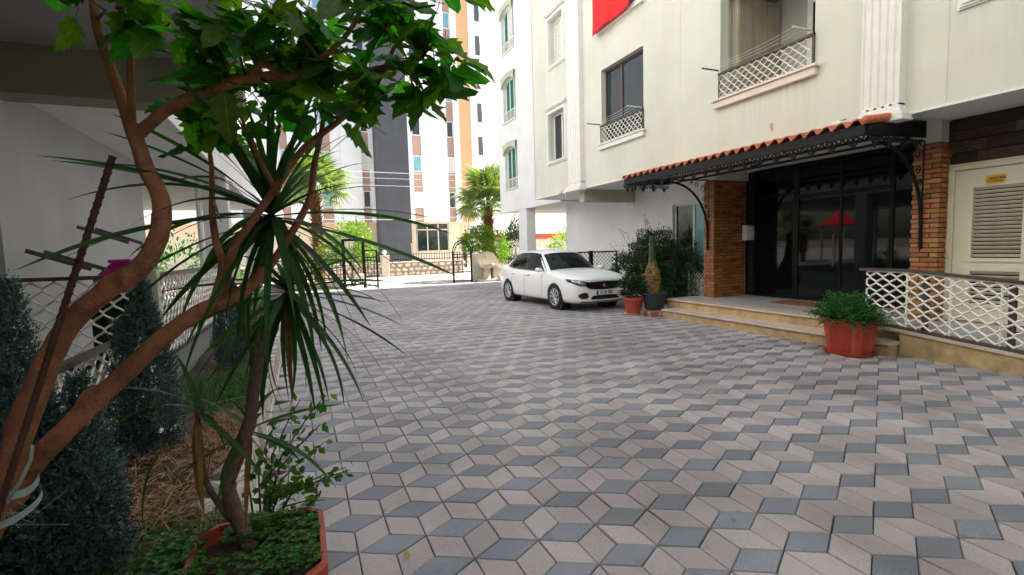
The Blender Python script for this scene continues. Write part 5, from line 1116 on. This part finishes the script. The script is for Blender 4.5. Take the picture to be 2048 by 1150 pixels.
# ================================================================== UNSEEN BLOCK ADDED BEHIND THE VIEWPOINT TO DARKEN THE COURTYARD
RB = thing('apartment_building', (3,-12,0), 'unseen white block added behind the viewpoint to darken the courtyard', 'building')
MB().box(-13,20.5,-24,-11,0,15).build('wall', 'white', RB)
for k in range(6):
    for j in range(5):
        x, z = -4+3*k, .9+2.8*j; f = MB().box(x,x+1.4,-11,-10.95,z,z+1.4).build('window', 'stucco', RB); MB().box(x+.07,x+1.33,-10.95,-10.945,z+.07,z+1.33).build('pane', 'glasswin', f)
# ================================================================== GATE AND STREET
def iron_gate(name, x0, x1, y, zs, zt, label, arch=True):
    t_ = thing(name, ((x0+x1)/2,y,0), label, 'gate'); f = MB(); xc = (x0+x1)/2; r_ = (x1-x0)/2
    for x in (x0,x1): f.box(x-.035,x+.035,y-.035,y+.035,0,zs)
    for z in (.06,.46,1.12,1.25): f.box(x0,x1,y-.018,y+.018,z,z+.045)
    if arch:
        for rr_ in (r_, r_-.09): f.tube([(xc-rr_*math.cos(a), y, zs+(zt-zs)*rr_/r_*math.sin(a)) for a in [PI*i/16 for i in range(17)]], .025, 6)
    else: f.box(x0,x1,y-.025,y+.025,zs-.05,zs)
    f.build('frame', 'black', t_); q = MB()
    for k in range(1,4): q.box(x0+(x1-x0)*k/4-.012,x0+(x1-x0)*k/4+.012,y-.012,y+.012,.5,1.25)
    P = lambda u,v: (u,y,v)
    for cx in (x0+r_*.5, x1-r_*.5):
        for cz in (.62,.86,1.0): ring(q, P, (cx,cz), r_*.2, .008)
    for cz,s in ((.28,1),(.28,.55)):
        q.tube([P(xc-r_*.8*s,cz),P(xc,cz+.15*s),P(xc+r_*.8*s,cz),P(xc,cz-.15*s),P(xc-r_*.8*s,cz)], .009, 4)
    for d in (-.5,0,.5): ring(q, P, (xc+d*r_,.28), .05, .007)
    q.build('scrollwork', 'black', t_); return t_
iron_gate('pedestrian_gate', 6.22, 7.06, 21.2, 1.42, 1.88, 'black arched iron gate leaf standing open beside the stone basin')
iron_gate('pedestrian_gate', 2.45, 2.95, 21.4, 1.58, 1.6, 'narrow black iron gate leaf at the left end of the driveway opening', False)
t = thing('driveway_gate', (2.0,21.4,0), 'tall black steel gate frame behind the dracaena leaves', 'gate')
MB().box(1.56,1.68,21.34,21.46,0,2.04).box(2.36,2.47,21.34,21.46,0,2.04).box(1.56,2.47,21.35,21.45,1.96,2.05).box(1.0,2.4,21.5,21.55,.12,.2).build('frame', 'black', t)
MB().lathe([(.03,0),(.045,.05),(.02,.12)], (2.42,21.4,2.05), 10).build('beacon', 'orange', t)
tag(MB().cbox(2.06,2.36,21.05,21.25,.28,.60,.01).build('gate_motor_box', 'mailbox'), 'small white gate motor box at the foot of the black frame', 'box')
t = thing('iron_fence', (0,21.4,0), 'black iron fence on a low wall left of the driveway opening', 'fence')
MB().box(-1.2,1.5,21.3,21.55,0,.32).build('base_wall', 'stonewall', t); MB().box(-1.2,1.5,21.4,21.44,.45,.49).box(-1.2,1.5,21.4,21.44,1.2,1.24).build('rail', 'black', t)
for k in range(18): MB().tube([(-1.15+.155*k,21.42,.3),(-1.15+.155*k,21.42,1.42)], [.012,.010], 4).build('bar', 'black', t)
for nm,x,y,bl,c in (('gate_bush',2.1,23.0,[((2.0,23.0,2.0),(.75,.5,.8)),((2.7,23.2,1.5),(.5,.5,.7)),((1.3,23.2,1.6),(.6,.5,.7)),((2.4,23.4,2.5),(.5,.4,.4))],'feathery yellow-green bush behind the black gate frame'),('basin_bush',8.0,22.0,[((7.7,22.1,1.9),(.75,.5,.6)),((8.4,22.0,1.7),(.8,.5,.65)),((8.7,21.8,1.25),(.5,.4,.5)),((7.3,22.2,1.75),(.45,.4,.45)),((8.0,22.1,2.2),(.5,.4,.4))],'bright green bush over the stone basin beneath the palm')):
    t = thing(nm, (x,y,0), c, 'bush'); branches(t, (x,y,0), [tuple(b[0]) for b in bl]*2, .03, .008); leafmesh('foliage', cloud(bl, 4200, .11, .06, 31 if x < 5 else 32), 'bushlit', t)
# plaster wall and stone basin
t = thing('gate_wall', (7.9,21.6,0), 'old cream plaster wall section behind the stone basin', 'wall')
MB().cbox(7.22,7.78,21.45,21.75,0,1.26,.02).prism([(7.78,0),(7.78,1.30),(8.0,1.36),(8.25,1.28),(8.5,.95),(8.72,.72),(8.72,0)], 21.5, 21.75, 'xz').build('panel', 'plaster', t)
MB().prism([(8.1,.78),(8.62,.46),(8.62,0),(8.1,0)], 21.1, 21.5, 'xz').build('buttress', 'plaster', t)
t = thing('stone_basin', (7.8,21.2,0), 'pale stone pedestal basin against the plaster wall by the gate', 'basin')
MB().lathe([(.16,.1),(.19,.12),(.17,.2),(.155,.55),(.18,.6)], (7.81,21.22,0), 18).build('pedestal', 'stone', t, auto=40); MB().lathe([(.18,.60),(.33,.66),(.37,.72),(.37,.80),(.33,.80),(.28,.74),(.02,.70)], (7.81,21.22,0), 24).build('bowl', 'stone', t, auto=40); MB().cbox(7.35,8.25,20.95,21.45,0,.1,.015).build('plinth', 'stone', t)
MB().tube([(7.81,21.46,1.1),(7.81,21.36,1.1),(7.81,21.34,1.06)], .015, 6).build('tap', 'steel', t)
tag(MB().cbox(8.3,8.75,20.75,21.05,0,.30,.03).build('stone_block', 'plaster'), 'low cream stone block between the basin and the car', 'block')
# street wall of rubble stones
t = thing('stone_wall', (3,29.7,0), 'low rubble stone wall with iron railing across the street', 'wall')
MB().box(-5,9.4,29.74,30.0,0,.78).build('wall_core', 'stonewall', t); MB().cbox(-5,9.4,29.68,30.05,.78,.84,.01).build('coping', 'plaster', t)
SMS = []
for k in range(6):
    r_ = random.Random(k); n = 7; po = [(math.cos(2*PI*i/n+r_.uniform(-.2,.2))*r_.uniform(.42,.54), math.sin(2*PI*i/n+r_.uniform(-.2,.2))*r_.uniform(.40,.52)) for i in range(n)]
    m = MB(); m.add([(a,0,b) for a,b in po]+[(a*.82,-.06,b*.82) for a,b in po], [(i,(i+1)%n,(i+1)%n+n,i+n) for i in range(n)]+[tuple(range(n,2*n))]); SMS.append(m.mesh('stone','stone',fix=True))
for row,(zc,h) in enumerate(((.13,.25),(.39,.26),(.65,.24))):
    x = -1.4 + random.random()*.2
    while x < 9.3:
        w_ = random.uniform(.24,.44); place('stone', random.choice(SMS), (x+w_/2, 29.735, zc+random.gauss(0,.015)), (0,random.gauss(0,.25),0), (w_*.96,1,h*random.uniform(.85,1.0)), t); x += w_+.02
MB().box(-1,4.3,29.84,29.88,.95,.99).box(4.85,9.3,29.84,29.88,.95,.99).box(-1,4.3,29.84,29.88,1.26,1.29).box(4.85,9.3,29.84,29.88,1.26,1.29).build('rail', 'black', t)
for k in range(64):
    x = -.9+.16*k
    if not 4.25 < x < 4.9: MB().box(x-.012,x+.012,29.848,29.872,.84,1.38).build('bar', 'black', t)
t = thing('gate_pillar', (4.58,29.7,0), 'short stone pillar with a white globe lamp on the street wall', 'pillar')
MB().cbox(4.36,4.80,29.6,30.1,.0,1.2,.02).build('shaft', 'stone', t); MB().cbox(4.33,4.83,29.57,30.13,1.2,1.26,.01).build('cap', 'plaster', t); MB().lathe([(.13*math.sin(a),.13-.13*math.cos(a)) for a in [PI*i/10 for i in range(11)]], (4.58,29.85,1.30), 16, cap=False).lathe([(.04,-.05),(.04,.02)], (4.58,29.85,1.30), 8).build('globe', 'globe', t, smooth=True)
# power lines across the street
for k,(z,lb) in enumerate(((6.05,'highest power cable crossing in front of the far building'),(5.72,'second power cable from the top across the far building'),(5.30,'third power cable from the top across the far building'),(3.35,'lowest cable drooping towards the palm'))):
    tag(MB().tube([(-12,29.5,z+.5),(0,29.5,z+.02),(6,29.5,z-.03),(14,29.5,z-.05 if k < 3 else z+.35),(26,29.5,z+.4)], .012, 5).build('power_line', 'cord'), lb, 'cable', 'power lines')
# ------------------------------------------------------------------ far apartment block
FB = thing('apartment_building', (6,38,0), 'tall white apartment block with brown window strips and charcoal stair tower across the street', 'building')
MB().box(-16,13.52,38.05,52,3.68,26).build('upper_wall', 'farwhite', FB); MB().box(-16,12.9,39.0,52,0,3.68).build('ground_floor', 'wallcream', FB); MB().box(-16,13.52,38.02,40,3.60,3.70).build('slab_edge', 'wallcream', FB)
for q_ in ((7.9,8.45,38.5,39.1,0,3.62),(10.98,12.0,38.5,39.1,0,3.62),(8.45,10.98,38.55,39.1,0,1.36),(2.4,4.4,38.6,39.1,0,3.62)): MB().box(*q_).build('ground_wall', 'wallcream', FB)
MB().box(5.35,7.65,36.5,38.04,0,26).build('stair_tower', 'greytower', FB); MB().box(12.03,13.0,37.9,38.04,3.62,26).build('orange_strip', 'orange', FB)
MB().box(7.65,7.72,36.6,38.04,3.6,26).build('tower_edge', 'farwhite', FB)
for (a,b) in ((7.72,8.25),(8.95,10.98),(11.55,12.03),(13.0,13.4),(3.1,4.5),(5.05,5.35),(-.4,1.7),(-3.6,-.9)): MB().box(a,b,37.86,38.04,3.66,26).build('white_panel', 'farwhite', FB)
for si,(a,b) in enumerate(((8.27,8.93),(11.0,11.53),(4.52,5.03),(1.72,2.4),(-.88,-.42))):
    MB().box(a,b,37.98,38.04,3.66,26).build('brown_strip', 'brown', FB)
    for k in range(8):
        z = 4.75+2.72*k; wn = MB().box(a,a+.05,37.93,37.98,z,z+1.2).box(b-.05,b,37.93,37.98,z,z+1.2).box(a+.05,b-.05,37.93,37.98,z,z+.05).box(a+.05,b-.05,37.93,37.98,z+1.15,z+1.2).build('window', 'farwhite', FB)
        MB().box(a+.05,b-.05,37.96,37.965,z+.05,z+1.15).build('pane', random.choice(['glass_sky','glasswin','curtain']), wn)
gwn = MB()
for x in (8.45,9.29,10.16,10.98): gwn.box(x-.04,x+.04,38.5,38.56,1.40,3.6)
gwn.box(8.45,10.98,38.5,38.56,3.04,3.12).box(8.45,10.98,38.5,38.56,1.36,1.44).box(8.45,10.98,38.5,38.56,3.54,3.62); go = gwn.build('window', 'wallcream', FB)
for a,b in ((8.49,9.25),(9.33,10.12),(10.2,10.94)):
    for c,d in ((1.44,3.04),(3.12,3.54)): MB().box(a,b,38.54,38.545,c,d).build('pane', 'glasswin', go)
MB().tube([(7.55,36.3,.0),(7.55,36.3,1.9),(7.5,36.2,2.0)], .04, 6).build('pipe', 'alu', FB); MB().box(12.1,12.35,38.3,38.6,0,2.5).build('downpipe', 'glasswin', FB)
# white block farther right
FB2 = thing('apartment_building', (22,50,0), 'distant white apartment block with small grey balconies right of the orange strip', 'building')
MB().box(17.6,32,50,64,0,30).build('wall', 'farwhite', FB2)
for k in range(8):
    z = 4.5+3.4*k; q = MB().box(17.9,18.35,49.9,50,z,z+1.9).build('window', 'greytower', FB2); MB().box(18.4,18.7,49.8,49.95,z-.5,z+1.2).build('laundry', 'creamsill', q)
ds = MB().lathe([(.02,.0),(.6,.12),(.9,.3)], (18.8,49.0,18.6), 16, axis='y', cap=False).build('satellite_dish', 'farwhite', FB2, fix=False)
# buildings and greenery seen under the right wing
t = thing('apartment_building', (34,62,0), 'distant blue-grey apartment block seen under the right wing', 'building'); MB().box(27,44,62,74,0,16).build('wall', 'farblue', t)
for k in range(6):
    for j in range(4):
        q = MB().box(28+2.6*k,29.3+2.6*k,61.9,62,1.6+3*j,3.0+3*j).build('window', 'farwhite', t); MB().box(28.1+2.6*k,29.2+2.6*k,61.88,61.9,1.7+3*j,2.9+3*j).build('pane', 'glass_sky', q)
tag(MB().box(14,40,40,40.3,0,2.2).box(14,40,39.9,40.4,2.2,2.65,1).build('boundary_wall', ['plaster','redwall']), 'cream boundary wall with a red top seen under the right wing', 'wall')
for k,(x,y,bl,lb,m_) in enumerate(((14.6,25,[((14.4,25,1.4),(1.3,.9,1.2)),((15.8,25,1.3),(1.2,.8,1.3)),((13.6,25.4,.8),(.8,.8,.8))],'sunlit yellow-green bush seen under the right wing','bushlit'),(11.6,26.5,[((11.6,26.5,1.5),(.9,.8,1.4))],'dark green conical tree behind the white column','bushdark'),(-5.5,21.8,[((-4.2,21.6,1.2),(1.2,.6,1.0)),((-5.8,21.8,1.3),(1.3,.6,1.1)),((-7.6,22,1.2),(1.3,.6,1.0)),((-2.8,21.6,.8),(.8,.5,.8))],'sunlit hedge seen behind the left terrace railing','fern'))):
    t = thing('garden_bush' if k != 2 else 'hedge', (x,y,0), lb, 'bush' if k != 2 else 'hedge'); branches(t, (x,y,0), [tuple(b[0]) for b in bl]*2, .05, .015); leafmesh('foliage', cloud(bl, 3600, .15, .075, 60+k), m_, t)
# ------------------------------------------------------------------ fan palms
def frond_mesh(seed):
    r_ = random.Random(seed); m = MB(); n = 30; L = 1.0
    m.tube([(0,0,0),(.35,0,.02),(.7,0,.0)], [.022,.016,.012], 5)
    for k in range(n):
        a = R(-125+250*k/(n-1)); l = (.62+.22*math.cos(a*.62))*r_.uniform(.9,1.05); c, s_ = math.cos(a), math.sin(a); w_ = .03
        p0 = (.7,0,0); p1 = (.7+c*l*.55, s_*l*.55, .05*math.cos(a)-.02); p2 = (.7+c*l*.95, s_*l*.95, -.10-r_.uniform(0,.22)); nx, ny = -s_*w_, c*w_
        m.add([p0,(p1[0]+nx,p1[1]+ny,p1[2]-.012),(p1[0],p1[1],p1[2]+.012),(p1[0]-nx,p1[1]-ny,p1[2]-.012),p2], [(0,1,2),(0,2,3),(1,4,2),(2,4,3)])
    return m.mesh('frond','palm')
FM = [frond_mesh(i) for i in range(4)]
def fan_palm(x, y, h, R_, seed, label, tr=.27, nf=26):
    t_ = thing('fan_palm', (x,y,0), label, 'palm tree'); r_ = random.Random(seed)
    tm_ = MB(); tm_.tube([(x,y,0),(x+.02,y,h*.5),(x,y,h)], [tr*.9,tr*.85,tr*.7], 14)
    for k in range(150):
        a = k*2.4; z = h*.25 + h*.75*k/150; d = Vector((math.cos(a),math.sin(a),.9)); p = Vector((x,y,z))+Vector((math.cos(a),math.sin(a),0))*tr*.72; s_ = Vector((-math.sin(a),math.cos(a),0))*.07
        tm_.add([tuple(p-s_),tuple(p+s_),tuple(p+d*.2+s_*.4),tuple(p+d*.2-s_*.4)], [(0,1,2,3)])
    tm_.build('trunk', 'palmtrunk', t_, fix=False)
    for k in range(nf):
        az = k*2.39996 + r_.gauss(0,.15); el = R(78 - 92*k/(nf-1)) + r_.gauss(0,.08); place('frond', r_.choice(FM), (x,y,h-.05+.25*(1-k/nf)), (r_.gauss(0,.2),-el,az), (R_*r_.uniform(.85,1.1),)*3, t_)
fan_palm(8.5,22.7,3.55,1.42,1,'fan palm with shaggy brown trunk above the stone basin'); fan_palm(.75,24.0,4.2,1.25,2,'fan palm standing behind the dracaena leaves left of the driveway')

# ------------------------------------------------------------------ playground pavilion beyond the left building (mirrored in the entrance glass)
t = thing('play_pavilion', (-15.9,22.2,0), 'play pavilion with a pointed red roof mirrored in the entrance glass', 'pavilion')
MB().lathe([(1.15,2.35),(1.18,2.40),(.60,2.85),(.30,3.15),(.03,3.6)], (-15.9,22.2,0), 12).build('roof', 'red', t)
for dx,dy in ((-.7,-.7),(.7,-.7),(.7,.7),(-.7,.7)): MB().tube([(-15.9+dx,22.2+dy,0),(-15.9+dx,22.2+dy,2.45)], .06, 8).build('post', 'farwhite', t)
fan_palm(-11.8,22.6,2.2,.9,5,'tall low-crowned fan palm farthest right of the play pavilion', .12, 14); fan_palm(-13.6,23.2,2.0,.8,6,'small fan palm in the middle of the playground row', .12, 14); fan_palm(-14.4,23.6,2.1,.8,8,'small fan palm nearest the red play pavilion', .12, 14)
